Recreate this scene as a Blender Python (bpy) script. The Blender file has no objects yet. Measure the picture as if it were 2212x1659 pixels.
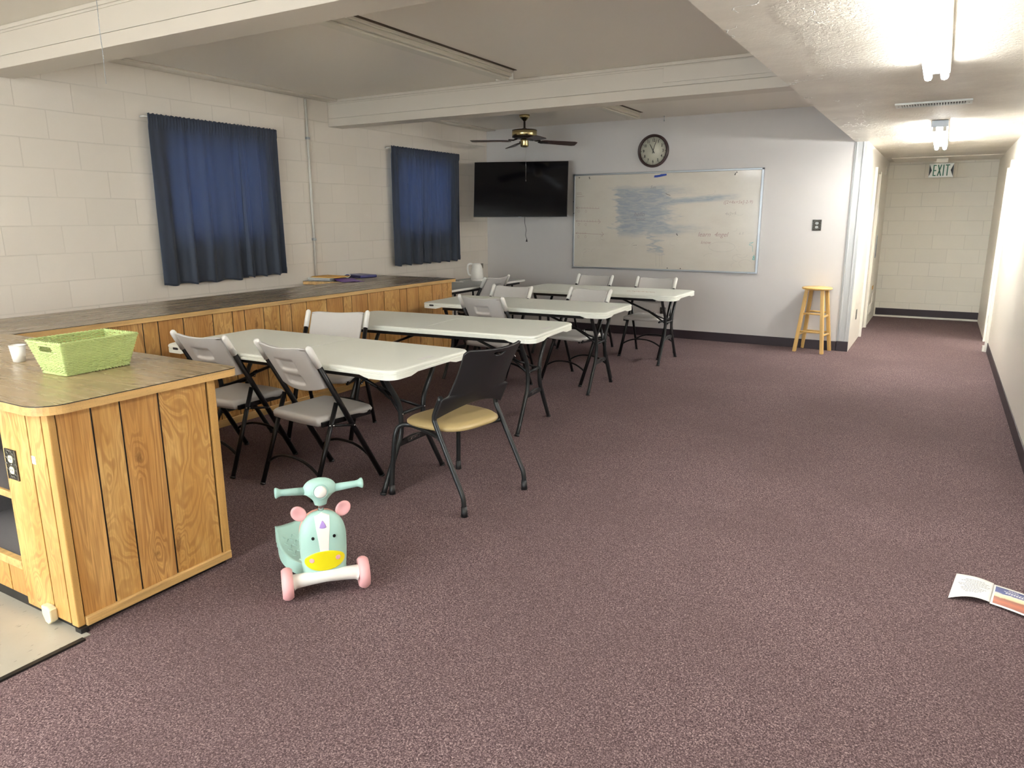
import bpy, bmesh, math, random
from mathutils import Vector, Matrix, Euler
random.seed(7)
PI = math.pi
C = bpy.context.scene.collection
R = math.radians

# ------------------------------------------------------------------ helpers
def srgb(r, g, b):
    def f(c):
        c /= 255.0
        return c / 12.92 if c <= .04045 else ((c + .055) / 1.055) ** 2.4
    return (f(r), f(g), f(b), 1)

class MB:
    """collects shapes into one bmesh"""
    def __init__(s): s.b = bmesh.new(); s.mi = 0
    def face(s, pts):
        vs = [s.b.verts.new(p) for p in pts]
        f = s.b.faces.new(vs); f.material_index = s.mi; return f
    def box(s, x0, x1, y0, y1, z0, z1, bev=0, seg=2, M=None):
        b2 = bmesh.new()
        bmesh.ops.create_cube(b2, size=1)
        for v in b2.verts:
            v.co = Vector(((x0 + x1) / 2 + v.co.x * (x1 - x0), (y0 + y1) / 2 + v.co.y * (y1 - y0), (z0 + z1) / 2 + v.co.z * (z1 - z0)))
        if bev: bmesh.ops.bevel(b2, geom=b2.edges[:], offset=bev, segments=seg, affect='EDGES', profile=.5)
        s.merge(b2, M)
        return s
    def merge(s, b2, M=None):
        if M is not None: b2.transform(M)
        mp = {v: s.b.verts.new(v.co) for v in b2.verts}
        for f in b2.faces:
            try:
                nf = s.b.faces.new([mp[v] for v in f.verts]); nf.material_index = s.mi; nf.smooth = f.smooth
            except ValueError: pass
        b2.free()
    def tube(s, path, r, n=10, cap=True, closed=False):
        P = [Vector(p) for p in path]
        rs = r if isinstance(r, (list, tuple)) else [r] * len(P)
        rings = []
        t0 = (P[1] - P[0]).normalized()
        up = Vector((0, 0, 1)) if abs(t0.z) < .9 else Vector((1, 0, 0))
        nrm = t0.cross(up).normalized()
        for i, p in enumerate(P):
            a = P[i] - P[i - 1] if i > 0 else P[1] - P[0]
            c = P[i + 1] - P[i] if i < len(P) - 1 else P[-1] - P[-2]
            t = (a.normalized() + c.normalized())
            t = t.normalized() if t.length > 1e-6 else c.normalized()
            nrm = (nrm - t * nrm.dot(t)).normalized()
            bn = t.cross(nrm)
            rings.append([s.b.verts.new(p + (nrm * math.cos(2 * PI * k / n) + bn * math.sin(2 * PI * k / n)) * rs[i]) for k in range(n)])
        for i in range(len(rings) - 1):
            for k in range(n):
                f = s.b.faces.new((rings[i][k], rings[i][(k + 1) % n], rings[i + 1][(k + 1) % n], rings[i + 1][k])); f.smooth = True; f.material_index = s.mi
        if cap:
            f = s.b.faces.new(rings[0][::-1]); f.material_index = s.mi
            f = s.b.faces.new(rings[-1]); f.material_index = s.mi
        return s
    def lathe(s, prof, n=32, M=None, smooth=True):
        """prof: (r,z) list round z"""
        b2 = bmesh.new(); rings = []
        for r, z in prof:
            if r < 1e-6: rings.append([b2.verts.new((0, 0, z))])
            else: rings.append([b2.verts.new((r * math.cos(2 * PI * k / n), r * math.sin(2 * PI * k / n), z)) for k in range(n)])
        for a, c in zip(rings, rings[1:]):
            for k in range(n):
                k2 = (k + 1) % n
                if len(a) == 1 and len(c) == 1: continue
                if len(a) == 1: q = (a[0], c[k2], c[k])
                elif len(c) == 1: q = (a[k], a[k2], c[0])
                else: q = (a[k], a[k2], c[k2], c[k])
                f = b2.faces.new(q); f.smooth = smooth
        s.merge(b2, M); return s
    def prism(s, pts, z0, z1, M=None, bev=0):
        b2 = bmesh.new()
        lo = [b2.verts.new((x, y, z0)) for x, y in pts]; hi = [b2.verts.new((x, y, z1)) for x, y in pts]
        b2.faces.new(lo[::-1]); b2.faces.new(hi)
        n = len(pts)
        for k in range(n): b2.faces.new((lo[k], lo[(k + 1) % n], hi[(k + 1) % n], hi[k]))
        if bev:
            es = [e for e in b2.edges if abs(e.verts[0].co.z - e.verts[1].co.z) < 1e-6]
            bmesh.ops.bevel(b2, geom=es, offset=bev, segments=2, affect='EDGES', profile=.5)
        s.merge(b2, M); return s
    def grid(s, fn, nu, nv, close_u=False, smooth=True, skip=None):
        V = [[s.b.verts.new(fn(i / nu, j / nv)) for j in range(nv + 1)] for i in range(nu + (0 if close_u else 1))]
        for i in range(nu):
            for j in range(nv):
                if skip and skip((i + .5) / nu, (j + .5) / nv): continue
                i2 = (i + 1) % len(V)
                f = s.b.faces.new((V[i][j], V[i2][j], V[i2][j + 1], V[i][j + 1])); f.smooth = smooth; f.material_index = s.mi
        return V
    def build(s, name, mat, parent=None, smooth=None, loc=None, rot=None):
        bmesh.ops.recalc_face_normals(s.b, faces=s.b.faces[:])
        me = bpy.data.meshes.new(name); s.b.to_mesh(me); s.b.free()
        for m in (mat if isinstance(mat, (list, tuple)) else [mat]): me.materials.append(m)
        if smooth: me.polygons.foreach_set('use_smooth', [True] * len(me.polygons))
        o = bpy.data.objects.new(name, me); C.objects.link(o)
        if parent: o.parent = parent
        if loc: o.location = loc
        if rot: o.rotation_euler = rot
        return o

def tag(o, label, cat, group=None):
    o['label'] = label; o['category'] = cat
    if group: o['group'] = group
    return o
def thing(name, label, cat, loc=(0, 0, 0), rotz=0, group=None, rot=None):
    o = bpy.data.objects.new(name, None); C.objects.link(o); o.empty_display_size = .1
    o.location = loc; o.rotation_euler = rot or (0, 0, rotz)
    return tag(o, label, cat, group)
def struct(o, label=None):
    o['kind'] = 'structure'
    if label: o['label'] = label
    return o
def copy_tree(o, parent=None):
    c = o.copy(); C.objects.link(c)
    if parent: c.parent = parent
    for ch in o.children: copy_tree(ch, c)
    return c
def spline(pts, n=8):
    P = [Vector(p) for p in pts]; out = []
    Q = [P[0] * 2 - P[1]] + P + [P[-1] * 2 - P[-2]]
    for i in range(1, len(Q) - 2):
        for k in range(n):
            t = k / n
            a, b, c, d = Q[i - 1], Q[i], Q[i + 1], Q[i + 2]
            out.append(.5 * ((2 * b) + (c - a) * t + (2 * a - 5 * b + 4 * c - d) * t * t + (3 * b - a - 3 * c + d) * t ** 3))
    out.append(P[-1]); return out
def rrect(x0, x1, y0, y1, r, n=6, corners=(1, 1, 1, 1)):
    """counter clockwise from lower right; corners: LR, UR, UL, LL radius factors"""
    out = []
    for (cx, cy, a0), k in zip(((x1, y0, -90), (x1, y1, 0), (x0, y1, 90), (x0, y0, 180)), corners):
        rr = r * k
        if rr < 1e-5: out.append((cx, cy)); continue
        ox = cx - rr if cx == x1 else cx + rr; oy = cy + rr if cy == y0 else cy - rr
        for i in range(n + 1):
            a = R(a0 + 90 * i / n); out.append((ox + rr * math.cos(a), oy + rr * math.sin(a)))
    return out
def text(body, size, name, mat, parent, M, bold=0, shear=0, depth=.0006, align='CENTER', font_scale_x=1):
    cu = bpy.data.curves.new('t', 'FONT'); cu.body = body; cu.size = size; cu.extrude = depth; cu.offset = bold
    cu.align_x = align; cu.align_y = 'CENTER'; cu.shear = shear; cu.resolution_u = 3
    t = bpy.data.objects.new('t', cu); C.objects.link(t)
    me = bpy.data.meshes.new_from_object(t)
    bpy.data.objects.remove(t); bpy.data.curves.remove(cu)
    me.transform(Matrix.Diagonal((font_scale_x, 1, 1, 1))); me.transform(M)
    me.materials.clear(); me.materials.append(mat); me.name = name
    o = bpy.data.objects.new(name, me); C.objects.link(o)
    if parent: o.parent = parent
    return o
# a text plane on a wall that faces -y: x right, z up
def onwall(x, y, z): return Matrix(((1, 0, 0, x), (0, 0, -1, y), (0, 1, 0, z), (0, 0, 0, 1)))

# ------------------------------------------------------------------ materials
class NT:
    def __init__(s, name):
        s.m = bpy.data.materials.new(name); s.m.use_nodes = True; s.t = s.m.node_tree
        s.p = s.t.nodes['Principled BSDF']; s.out = s.t.nodes['Material Output']
    def n(s, kind, **kw):
        nd = s.t.nodes.new(kind)
        for k, v in kw.items():
            if k[0] == '_': setattr(nd, k[1:], v)
            else: s.set(nd.inputs[k.replace('__', ' ')], v)
        return nd
    def set(s, inp, v):
        if isinstance(v, bpy.types.NodeSocket): s.t.links.new(v, inp)
        else: inp.default_value = v
    def math(s, op, a, b=0, c=0):
        nd = s.t.nodes.new('ShaderNodeMath'); nd.operation = op
        s.set(nd.inputs[0], a); s.set(nd.inputs[1], b)
        if op in ('SMOOTH_MIN', 'MULTIPLY_ADD', 'WRAP', 'COMPARE'): s.set(nd.inputs[2], c)
        return nd.outputs[0]
    def obj(s): return s.n('ShaderNodeTexCoord').outputs['Object']
    def geo(s): return s.n('ShaderNodeNewGeometry')
    def sep(s, v):
        nd = s.n('ShaderNodeSeparateXYZ'); s.set(nd.inputs[0], v); return nd.outputs
    def comb(s, x=0, y=0, z=0):
        nd = s.n('ShaderNodeCombineXYZ'); s.set(nd.inputs[0], x); s.set(nd.inputs[1], y); s.set(nd.inputs[2], z); return nd.outputs[0]
    def scale(s, v, sc, loc=(0, 0, 0), rot=(0, 0, 0)):
        nd = s.n('ShaderNodeMapping'); s.set(nd.inputs['Vector'], v); nd.inputs['Scale'].default_value = sc
        nd.inputs['Location'].default_value = loc; nd.inputs['Rotation'].default_value = rot; return nd.outputs[0]
    def noise(s, v, sc, det=3, rough=.5, dist=0, out='Fac'):
        nd = s.n('ShaderNodeTexNoise'); s.set(nd.inputs['Vector'], v)
        nd.inputs['Scale'].default_value = sc; nd.inputs['Detail'].default_value = det; nd.inputs['Roughness'].default_value = rough; nd.inputs['Distortion'].default_value = dist
        return nd.outputs[out]
    def ramp(s, f, stops, interp='LINEAR'):
        nd = s.n('ShaderNodeValToRGB'); s.set(nd.inputs[0], f); cr = nd.color_ramp; cr.interpolation = interp
        while len(cr.elements) < len(stops): cr.elements.new(.5)
        for e, (p, c) in zip(cr.elements, stops):
            e.position = p; e.color = c if isinstance(c, tuple) else (c, c, c, 1)
        return nd.outputs[0]
    def mix(s, f, a, b, mode='MIX'):
        nd = s.n('ShaderNodeMix', _data_type='RGBA', _blend_type=mode)
        s.set(nd.inputs[0], f); s.set(nd.inputs[6], a); s.set(nd.inputs[7], b); return nd.outputs[2]
    def mapr(s, f, a, b, c=0, d=1, kind='SMOOTHSTEP'):
        nd = s.n('ShaderNodeMapRange'); nd.interpolation_type = kind; s.set(nd.inputs[0], f)
        for i, v in enumerate((a, b, c, d)): nd.inputs[i + 1].default_value = v
        return nd.outputs[0]
    def bump(s, h, st=.3, d=.01, normal=None):
        nd = s.n('ShaderNodeBump'); s.set(nd.inputs['Height'], h); nd.inputs['Strength'].default_value = st; nd.inputs['Distance'].default_value = d
        if normal: s.set(nd.inputs['Normal'], normal)
        return nd.outputs[0]
    def fin(s, col=None, rough=None, metal=None, normal=None, **kw):
        if col is not None: s.set(s.p.inputs['Base Color'], col)
        if rough is not None: s.set(s.p.inputs['Roughness'], rough)
        if metal is not None: s.set(s.p.inputs['Metallic'], metal)
        if normal is not None: s.set(s.p.inputs['Normal'], normal)
        for k, v in kw.items(): s.set(s.p.inputs[k.replace('__', ' ')], v)
        return s.m

def plain(name, rgb, rough=.5, metal=0, var=.04, nsc=30, bump=0, **kw):
    m = NT(name); o = m.obj(); nz = m.noise(o, nsc, 3)
    c = srgb(*rgb); dk = tuple(x * (1 - var * 2) for x in c[:3]) + (1,)
    col = m.mix(nz, dk, c)
    nr = m.bump(m.noise(o, nsc * 6, 2), bump, .002) if bump else None
    return m.fin(col, m.mapr(nz, 0, 1, rough * .9, min(1, rough * 1.1), 'LINEAR'), metal, nr, **kw)

def block_mat(name, axis, ph, pz, rgb, mort=.007, crisp=.35):
    """painted concrete block: courses 0.2032 m, blocks 0.4064 m; axis = horizontal axis of the wall"""
    m = NT(name); o = m.obj(); sx = m.sep(o)
    v = m.comb(m.math('SUBTRACT', sx[axis], ph), m.math('SUBTRACT', sx[2], pz), 0)
    wob = m.noise(o, 3.0, 2, out='Color')
    vv = m.n('ShaderNodeVectorMath', _operation='MULTIPLY_ADD'); m.set(vv.inputs[0], wob); vv.inputs[1].default_value = (.006, .006, 0); m.set(vv.inputs[2], v)
    br = m.n('ShaderNodeTexBrick'); m.set(br.inputs['Vector'], vv.outputs[0])
    br.offset = .5; br.inputs['Scale'].default_value = 1; br.inputs['Brick Width'].default_value = .4064; br.inputs['Row Height'].default_value = .2032
    br.inputs['Mortar Size'].default_value = mort; br.inputs['Mortar Smooth'].default_value = .6
    br.inputs['Color1'].default_value = (1, 1, 1, 1); br.inputs['Color2'].default_value = (.955, .955, .95, 1); br.inputs['Mortar'].default_value = (.9, .9, .89, 1)
    patch = m.mapr(m.noise(o, 2.2, 2), .4, .62)                       # joints half filled with paint in places
    fac = m.math('MULTIPLY', br.outputs['Fac'], m.math('ADD', .35, m.math('MULTIPLY', patch, .65)))
    c = srgb(*rgb)
    base = m.mix(m.noise(o, 1.6, 4, .6), tuple(x * .95 for x in c[:3]) + (1,), c)
    col = m.mix(1, base, br.outputs['Color'], 'MULTIPLY')
    col = m.mix(m.math('MULTIPLY', fac, crisp), col, tuple(x * .45 for x in c[:3]) + (1,))
    pits = m.mapr(m.noise(o, 120, 2), .66, .74)
    h = m.math('SUBTRACT', m.math('SUBTRACT', m.math('MULTIPLY', m.noise(o, 60, 4, .6), .25), m.math('MULTIPLY', fac, 1.1)), m.math('MULTIPLY', pits, .3))
    return m.fin(col, .55, 0, m.bump(h, .32, .005))
def carpet_mat():
    m = NT('carpet'); o = m.obj()
    o1 = m.scale(o, (1, .85, 1)) 
    a = m.noise(o1, 170, 2, .7); b = m.noise(o1, 420, 1, .5); big = m.noise(o, 1.1, 3, .55)
    vo = m.n('ShaderNodeTexVoronoi'); m.set(vo.inputs['Vector'], o1); vo.inputs['Scale'].default_value = 330
    sp_ = m.n('ShaderNodeSeparateColor', Color=vo.outputs['Color']).outputs[0]
    f = m.math('ADD', m.math('MULTIPLY', a, .55), m.math('MULTIPLY', m.math('ADD', m.math('MULTIPLY', sp_, .5), .25), .45))
    col = m.ramp(f, [(.34, srgb(62, 48, 51)), (.46, srgb(93, 76, 78)), (.55, srgb(119, 99, 100)), (.68, srgb(176, 154, 151))])
    col = m.mix(m.mapr(big, .35, .65, 0, .32), col, srgb(92, 76, 76))
    sp = m.mapr(m.noise(o, 9, 3, .7), .70, .78)
    col = m.mix(m.math('MULTIPLY', sp, .25), col, srgb(50, 38, 40))
    return m.fin(col, .95, 0, m.bump(f, .35, .003), **{'Specular IOR Level': .1})
def panel_mat(name='pine_panelling', sw=0.0):
    """printed knotty wood panelling; one grain per plank (island)"""
    m = NT(name); o = m.obj(); g = m.geo(); rnd = g.outputs['Random Per Island']
    fr = lambda k: m.math('FRACT', m.math('MULTIPLY', rnd, k))
    off = m.comb(m.math('MULTIPLY', rnd, 37), m.math('MULTIPLY', rnd, 91), m.math('MULTIPLY', rnd, 53))
    ad = m.n('ShaderNodeVectorMath', _operation='ADD'); m.set(ad.inputs[0], o); m.set(ad.inputs[1], off)
    P = m.sep(ad.outputs[0])
    zs = .6 + 1.9 * sw; xs = 8.5 - 2.5 * sw             # sw: 0 straight grained plank, 1 curly plank
    v = m.comb(m.math('MULTIPLY', P[0], xs), m.math('MULTIPLY', P[1], xs), m.math('MULTIPLY', P[2], zs))
    kvv = m.n('ShaderNodeVectorMath', _operation='MULTIPLY_ADD'); m.set(kvv.inputs[0], m.noise(m.scale(ad.outputs[0], (9, 9, 6)), 1, 2, out='Color')); kvv.inputs[1].default_value = (.35, .35, .35); m.set(kvv.inputs[2], m.scale(ad.outputs[0], (8, 8, 3.1)))
    kv = m.n('ShaderNodeTexVoronoi'); m.set(kv.inputs['Vector'], kvv.outputs[0]); kv.inputs['Scale'].default_value = 1
    isk = m.mapr(m.n('ShaderNodeSeparateColor', Color=kv.outputs['Color']).outputs[0], .42, .47)
    kn = m.math('MULTIPLY', m.mapr(kv.outputs['Distance'], 0, .42, 1, 0), m.math('MULTIPLY', isk, .16))
    fld = m.math('ADD', m.noise(v, .8, 3, .5, .35), kn)
    den = m.math('ADD', 15, m.math('MULTIPLY', fr(7.13), 9))
    ph = m.math('MULTIPLY', m.math('MULTIPLY', fld, den), 6.2832)
    r1 = m.math('MULTIPLY_ADD', m.math('SINE', ph), .5, .5)
    r2 = m.math('MULTIPLY_ADD', m.math('SINE', m.math('MULTIPLY', ph, 3.0)), .5, .5)
    r1 = m.math('POWER', r1, 1.8)
    amp = m.mapr(m.noise(v, 1.1, 2), .35, .65, .3, 1)
    fine = m.noise(m.scale(ad.outputs[0], (190, 190, 5)), 1, 3, .6)
    lt, md, dk = (srgb(234, 194, 124), srgb(210, 160, 90), srgb(154, 104, 52)) if sw > .5 else (srgb(228, 180, 112), srgb(202, 148, 82), srgb(142, 92, 46))
    cloud = m.mapr(m.noise(m.scale(ad.outputs[0], (7, 7, 2.2)), 1, 3, .55), .35, .68)
    col = m.mix(cloud, md, lt)
    col = m.mix(m.math('MULTIPLY', m.math('MULTIPLY', r1, amp), .62), col, dk)
    col = m.mix(m.math('MULTIPLY', r2, m.math('MULTIPLY', amp, .2)), col, dk)
    col = m.mix(m.mapr(fine, .38, .68, 0, .42), col, dk)
    kd = m.math('ADD', kv.outputs['Distance'], m.math('MULTIPLY', m.math('SUBTRACT', m.noise(m.scale(ad.outputs[0], (60, 60, 22)), 1, 3, .7), .5), .34))
    col = m.mix(m.math('MULTIPLY', m.mapr(kd, .02, .17, 1, 0), m.math('MULTIPLY', isk, .75)), col, srgb(96, 58, 28))
    col = m.mix(m.mapr(fr(3.7), 0, 1, 0, .3, 'LINEAR'), col, srgb(184, 130, 70))
    return m.fin(col, .36, 0, m.bump(r1, .04, .002), **{'Specular IOR Level': .4})
def laminate_mat(name, along, rgb=(158, 134, 98)):
    m = NT(name); o = m.obj()
    sc = [14, 14, 14]; sc[along] = .9
    v = m.scale(o, tuple(sc))
    g1 = m.noise(v, 1.6, 4, .55, .3)
    sc2 = [110, 110, 110]; sc2[along] = 4
    g2 = m.noise(m.scale(o, tuple(sc2)), 1, 2)
    c = srgb(*rgb)
    col = m.ramp(g1, [(.3, tuple(x * .9 for x in c[:3]) + (1,)), (.5, c), (.72, tuple(min(1, x * 1.06) for x in c[:3]) + (1,))])
    col = m.mix(m.mapr(g2, .5, .75, 0, .10), col, tuple(x * .7 for x in c[:3]) + (1,))
    return m.fin(col, m.mapr(g1, .3, .7, .24, .32), 0, m.bump(g2, .05, .001))
def wood_mat(name, rgb, along=1, rough=.4, dark=.62):
    m = NT(name); o = m.obj()
    sc = [30, 30, 30]; sc[along] = 2.2
    g = m.noise(m.scale(o, tuple(sc)), 1, 4, .6, .3)
    c = srgb(*rgb)
    col = m.ramp(g, [(.3, tuple(x * dark for x in c[:3]) + (1,)), (.6, c)])
    fl = m.mapr(m.noise(o, 260, 1), .62, .7, 0, .35)
    col = m.mix(fl, col, tuple(x * .45 for x in c[:3]) + (1,))
    return m.fin(col, rough)
def ceiling_tex_mat():
    m = NT('textured_ceiling'); o = m.obj(); sx = m.sep(o)
    a = m.noise(m.scale(o, (1, .8, 1)), 55, 3, .55, .6); b = m.noise(o, 2.3, 4, .6)
    edge = m.mapr(m.math('ADD', sx[0], m.math('MULTIPLY', m.noise(o, 5, 3), .16)), -.62, -.56, 1, 0)   # patched band along the open edge
    amp = m.math('MULTIPLY', m.math('SUBTRACT', 1, m.math('MULTIPLY', edge, .8)), m.mapr(b, .3, .6, .5, 1))
    crack = m.n('ShaderNodeTexVoronoi'); crack.feature = 'DISTANCE_TO_EDGE'; crack.inputs['Scale'].default_value = 1.6
    m.set(crack.inputs['Vector'], m.n('ShaderNodeVectorMath', _operation='ADD').outputs[0])
    va = crack.inputs['Vector'].links[0].from_node; m.set(va.inputs[0], m.scale(o, (1.4, .5, 1)))
    wv = m.n('ShaderNodeVectorMath', _operation='SCALE'); m.set(wv.inputs[0], m.noise(o, 7, 3, out='Color')); wv.inputs['Scale'].default_value = .35; m.set(va.inputs[1], wv.outputs[0])
    cm = m.mapr(crack.outputs['Distance'], .0, .012, 1, 0)
    zone = m.math('MULTIPLY', m.mapr(sx[0], -.66, -.42, 1, 0), m.mapr(m.noise(o, 4, 2), .42, .5))
    cm = m.math('MULTIPLY', cm, zone)
    c = m.mix(m.mapr(b, .35, .7), srgb(205, 198, 186), srgb(222, 216, 204))
    c = m.mix(m.math('MULTIPLY', cm, .9), c, srgb(255, 255, 252))
    h = m.math('ADD', m.math('MULTIPLY', a, amp), m.math('MULTIPLY', cm, 1.2))
    return m.fin(c, .42, 0, m.bump(h, .8, .011))
def tile_mat():
    m = NT('vinyl_tile'); o = m.obj(); sx = m.sep(o)
    a = m.noise(m.scale(o, (1, 3, 1)), 14, 3, .7); b = m.noise(m.scale(o, (2.5, 1, 1), rot=(0, 0, .5)), 22, 2, .6)
    col = m.mix(m.noise(o, 3, 4, .6), srgb(150, 146, 134), srgb(178, 173, 158))
    col = m.mix(m.mapr(b, .66, .7, 0, .55), col, srgb(96, 92, 84)); col = m.mix(m.mapr(a, .69, .72, 0, .5), col, srgb(210, 206, 192))
    return m.fin(col, .3)
def curtain_mat():
    m = NT('navy_curtain'); o = m.obj()
    w = m.noise(m.scale(o, (1, 1, 1)), 300, 2)
    col = m.mix(w, srgb(46, 53, 66), srgb(57, 65, 80))
    m.fin(col, .55, 0, **{'Sheen Weight': .25, 'Specular IOR Level': .35})
    tr = m.n('ShaderNodeBsdfTranslucent'); tr.inputs['Color'].default_value = srgb(122, 138, 172)
    mx = m.n('ShaderNodeMixShader'); mx.inputs[0].default_value = .22
    m.t.links.new(m.p.outputs[0], mx.inputs[1]); m.t.links.new(tr.outputs[0], mx.inputs[2]); m.t.links.new(mx.outputs[0], m.out.inputs[0])
    return m.m
def emit_mat(name, rgb, st):
    m = NT(name); m.fin(srgb(*rgb), .4); m.set(m.p.inputs['Emission Color'], srgb(*rgb)); m.p.inputs['Emission Strength'].default_value = st; return m.m
def glass_mat():
    m = NT('window_glass')
    tr = m.n('ShaderNodeBsdfTransparent'); tr.inputs[0].default_value = (.93, .95, .96, 1)
    gl = m.n('ShaderNodeBsdfGlossy'); gl.inputs['Roughness'].default_value = .03
    mx = m.n('ShaderNodeMixShader'); mx.inputs[0].default_value = .06
    m.t.links.new(tr.outputs[0], mx.inputs[1]); m.t.links.new(gl.outputs[0], mx.inputs[2]); m.t.links.new(mx.outputs[0], m.out.inputs[0])
    return m.m
def clear_mat():
    return glass_mat()
def board_mat():
    """whiteboard with half-erased blue marker smears; object x 0..2.44, z 0..1.22"""
    m = NT('whiteboard_surface'); o = m.obj(); sx = m.sep(o)
    dn = m.noise(m.scale(o, (1.2, 1, 5), rot=(0, .25, 0)), 3, 3, .6)
    st = m.noise(m.scale(o, (1.5, 1, 9), rot=(0, .2, 0)), 4, 5, .65, .8)
    x = m.math('ADD', sx[0], m.math('MULTIPLY', m.math('SUBTRACT', dn, .5), .7))
    z = m.math('ADD', sx[2], m.math('MULTIPLY', m.math('SUBTRACT', m.noise(o, 2.5, 2), .5), .16))
    def band(v, a, b, c, d): return m.math('MULTIPLY', m.mapr(v, a, b), m.mapr(v, c, d, 1, 0))
    A = m.math('MULTIPLY', band(x, .56, .66, 1.22, 1.45), band(z, .38, .5, 1.0, 1.1))
    zb = m.math('SUBTRACT', sx[2], m.math('MULTIPLY', sx[0], .06))
    B = m.math('MULTIPLY', band(x, 1.1, 1.3, 1.8, 2.25), band(zb, .72, .76, .78, .83))
    B2 = m.math('MULTIPLY', band(x, 1.1, 1.25, 1.4, 1.9), band(z, .44, .5, .54, .6))
    D = m.math('MULTIPLY', band(x, 1.08, 1.14, 1.17, 1.24), band(z, .2, .28, .6, .8))
    top = m.math('MULTIPLY', band(x, .6, .8, 1.3, 1.75), m.math('MULTIPLY', band(z, .9, .96, 1.0, 1.1), .6))
    f = m.math('MAXIMUM', m.math('MAXIMUM', A, m.math('MULTIPLY', B, 1.0)), m.math('MAXIMUM', m.math('MULTIPLY', B2, .7), m.math('MAXIMUM', m.math('MULTIPLY', D, .8), top)))
    f = m.math('MULTIPLY', f, m.mapr(st, .32, .62, .5, 1))
    haze = m.noise(m.scale(o, (1, 1, 2.2)), 2.2, 4, .6)
    base = m.mix(haze, srgb(196, 189, 176), srgb(214, 208, 196))
    scr = m.mapr(m.noise(m.scale(o, (2, 1, 7), rot=(0, .3, 0)), 9, 3, .7), .62, .7, 0, .14)
    base = m.mix(scr, base, srgb(168, 158, 150))
    col = m.mix(m.math('MULTIPLY', f, .85), base, srgb(140, 152, 166))
    return m.fin(col, m.mapr(haze, .3, .7, .16, .26), **{'Coat Weight': .3, 'Coat Roughness': .08})

M = {}
M['carpet'] = carpet_mat(); M['tile'] = tile_mat()
M['block_left'] = block_mat('painted_block', 1, 2.873, .0451, (222, 213, 201), .005, .10)
M['block_end'] = block_mat('painted_block_white', 0, -.114, .0258, (238, 233, 220), .005, .22)
M['wall'] = plain('painted_wall', (208, 204, 201), .5, 0, .015, 2.5, .08)
M['wall_hall'] = plain('hall_wall_paint', (234, 228, 216), .45, 0, .02, 3, .08)
M['post'] = plain('lumpy_trim_paint', (186, 188, 188), .35, 0, .03, 14, .35)
M['ceil'] = plain('ceiling_paint', (218, 210, 198), .38, 0, .02, 2, .05)
M['ceil2'] = ceiling_tex_mat()
M['beam'] = plain('beam_paint', (200, 191, 178), .42, 0, .02, 4, .05)
M['base'] = plain('baseboard_vinyl', (52, 40, 46), .5, 0, .08, 12)
M['trimw'] = plain('white_trim', (232, 229, 218), .35, 0, .02, 10)
M['panel'] = panel_mat('pine_panelling', 0.0); M['curly'] = panel_mat('pine_panelling_curly', 1.0); 
M['lamx'] = laminate_mat('laminate_peninsula', 0, (166, 144, 108)); M['lamy'] = laminate_mat('laminate_bar', 1, (136, 121, 97))
M['oak'] = wood_mat('oak_edge', (218, 176, 112), 1, .4); M['oakz'] = wood_mat('oak_trim', (206, 160, 92), 2, .45, .75)
M['dark'] = plain('toe_kick_black', (22, 20, 20), .5); M['shelfcarpet'] = plain('shelf_liner_grey', (104, 100, 100), .9, 0, .12, 90, .4)
M['tabletop'] = plain('table_plastic', (236, 238, 227), .42, 0, .02, 60, .12)
M['chairplastic'] = plain('chair_plastic', (202, 198, 194), .4, 0, .015, 40, .1)
M['cap'] = plain('cap_plastic', (236, 234, 228), .3)
M['blackmetal'] = plain('black_powder_coat', (24, 23, 24), .3, .3, .05, 60)
M['greymetal'] = plain('grey_powder_coat', (46, 48, 49), .35, .35, .05, 60)
M['chrome'] = plain('chrome', (200, 200, 200), .2, 1)
M['blackplastic'] = plain('black_plastic', (33, 33, 35), .42, 0, .04, 60, .1)
M['tan'] = plain('tan_vinyl', (180, 158, 110), .38, 0, .03, 8, .1)
M['curtain'] = curtain_mat()
M['glass'] = glass_mat()
M['steel'] = plain('aluminium', (168, 172, 176), .35, .8)
M['board'] = board_mat()
M['screen'] = plain('tv_screen', (8, 8, 12), .12, 0, .02, 3)
M['tvframe'] = plain('tv_frame', (14, 14, 15), .3)
M['brass'] = plain('antique_brass', (190, 174, 128), .25, 1, .1, 8)
M['darkbrass'] = plain('dark_bronze', (58, 50, 44), .35, .8)
M['walnut'] = wood_mat('walnut_blade', (70, 42, 34), 0, .35)
M['beech'] = wood_mat('beech', (222, 182, 112), 2, .35, .86)
M['mint'] = plain('mint_plastic', (168, 204, 192), .4, 0, .02, 12); M['mint2'] = plain('mint_grip', (160, 196, 186), .5)
M['pink'] = plain('pink_plastic', (236, 176, 176), .45, 0, .03, 20); M['white'] = plain('white_plastic', (236, 232, 224), .35)
M['yellow'] = plain('yellow_plastic', (232, 218, 20), .4); M['purple'] = plain('purple_print', (170, 140, 208), .45); M['black'] = plain('black_print', (12, 12, 12), .35)
M['green'] = plain('green_paper_cord', (198, 214, 142), .7, 0, .12, 50, .4)
M['greenin'] = plain('green_lining_shadow', (150, 176, 92), .8, 0, .1, 40, .4)
M['paper'] = plain('paper_white', (240, 238, 232), .6)
M['manila'] = plain('manila_envelope', (222, 172, 88), .6); M['purplepaper'] = plain('purple_folder', (122, 84, 168), .5)
M['navyplastic'] = plain('blue_binder', (42, 42, 110), .35)
M['tube'] = emit_mat('fluorescent_tube', (251, 252, 251), 7.2)
M['tube_bright'] = emit_mat('fluorescent_tube_boosted', (251, 253, 253), 14.5)  # same kind of tube, emission raised to brighten hall end and fill
M['fixture'] = plain('fixture_enamel', (206, 200, 186), .35)
M['ink_red'] = plain('marker_red_faint', (166, 140, 134), .4); M['ink_grey'] = plain('marker_grey', (130, 130, 134), .4)
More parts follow.
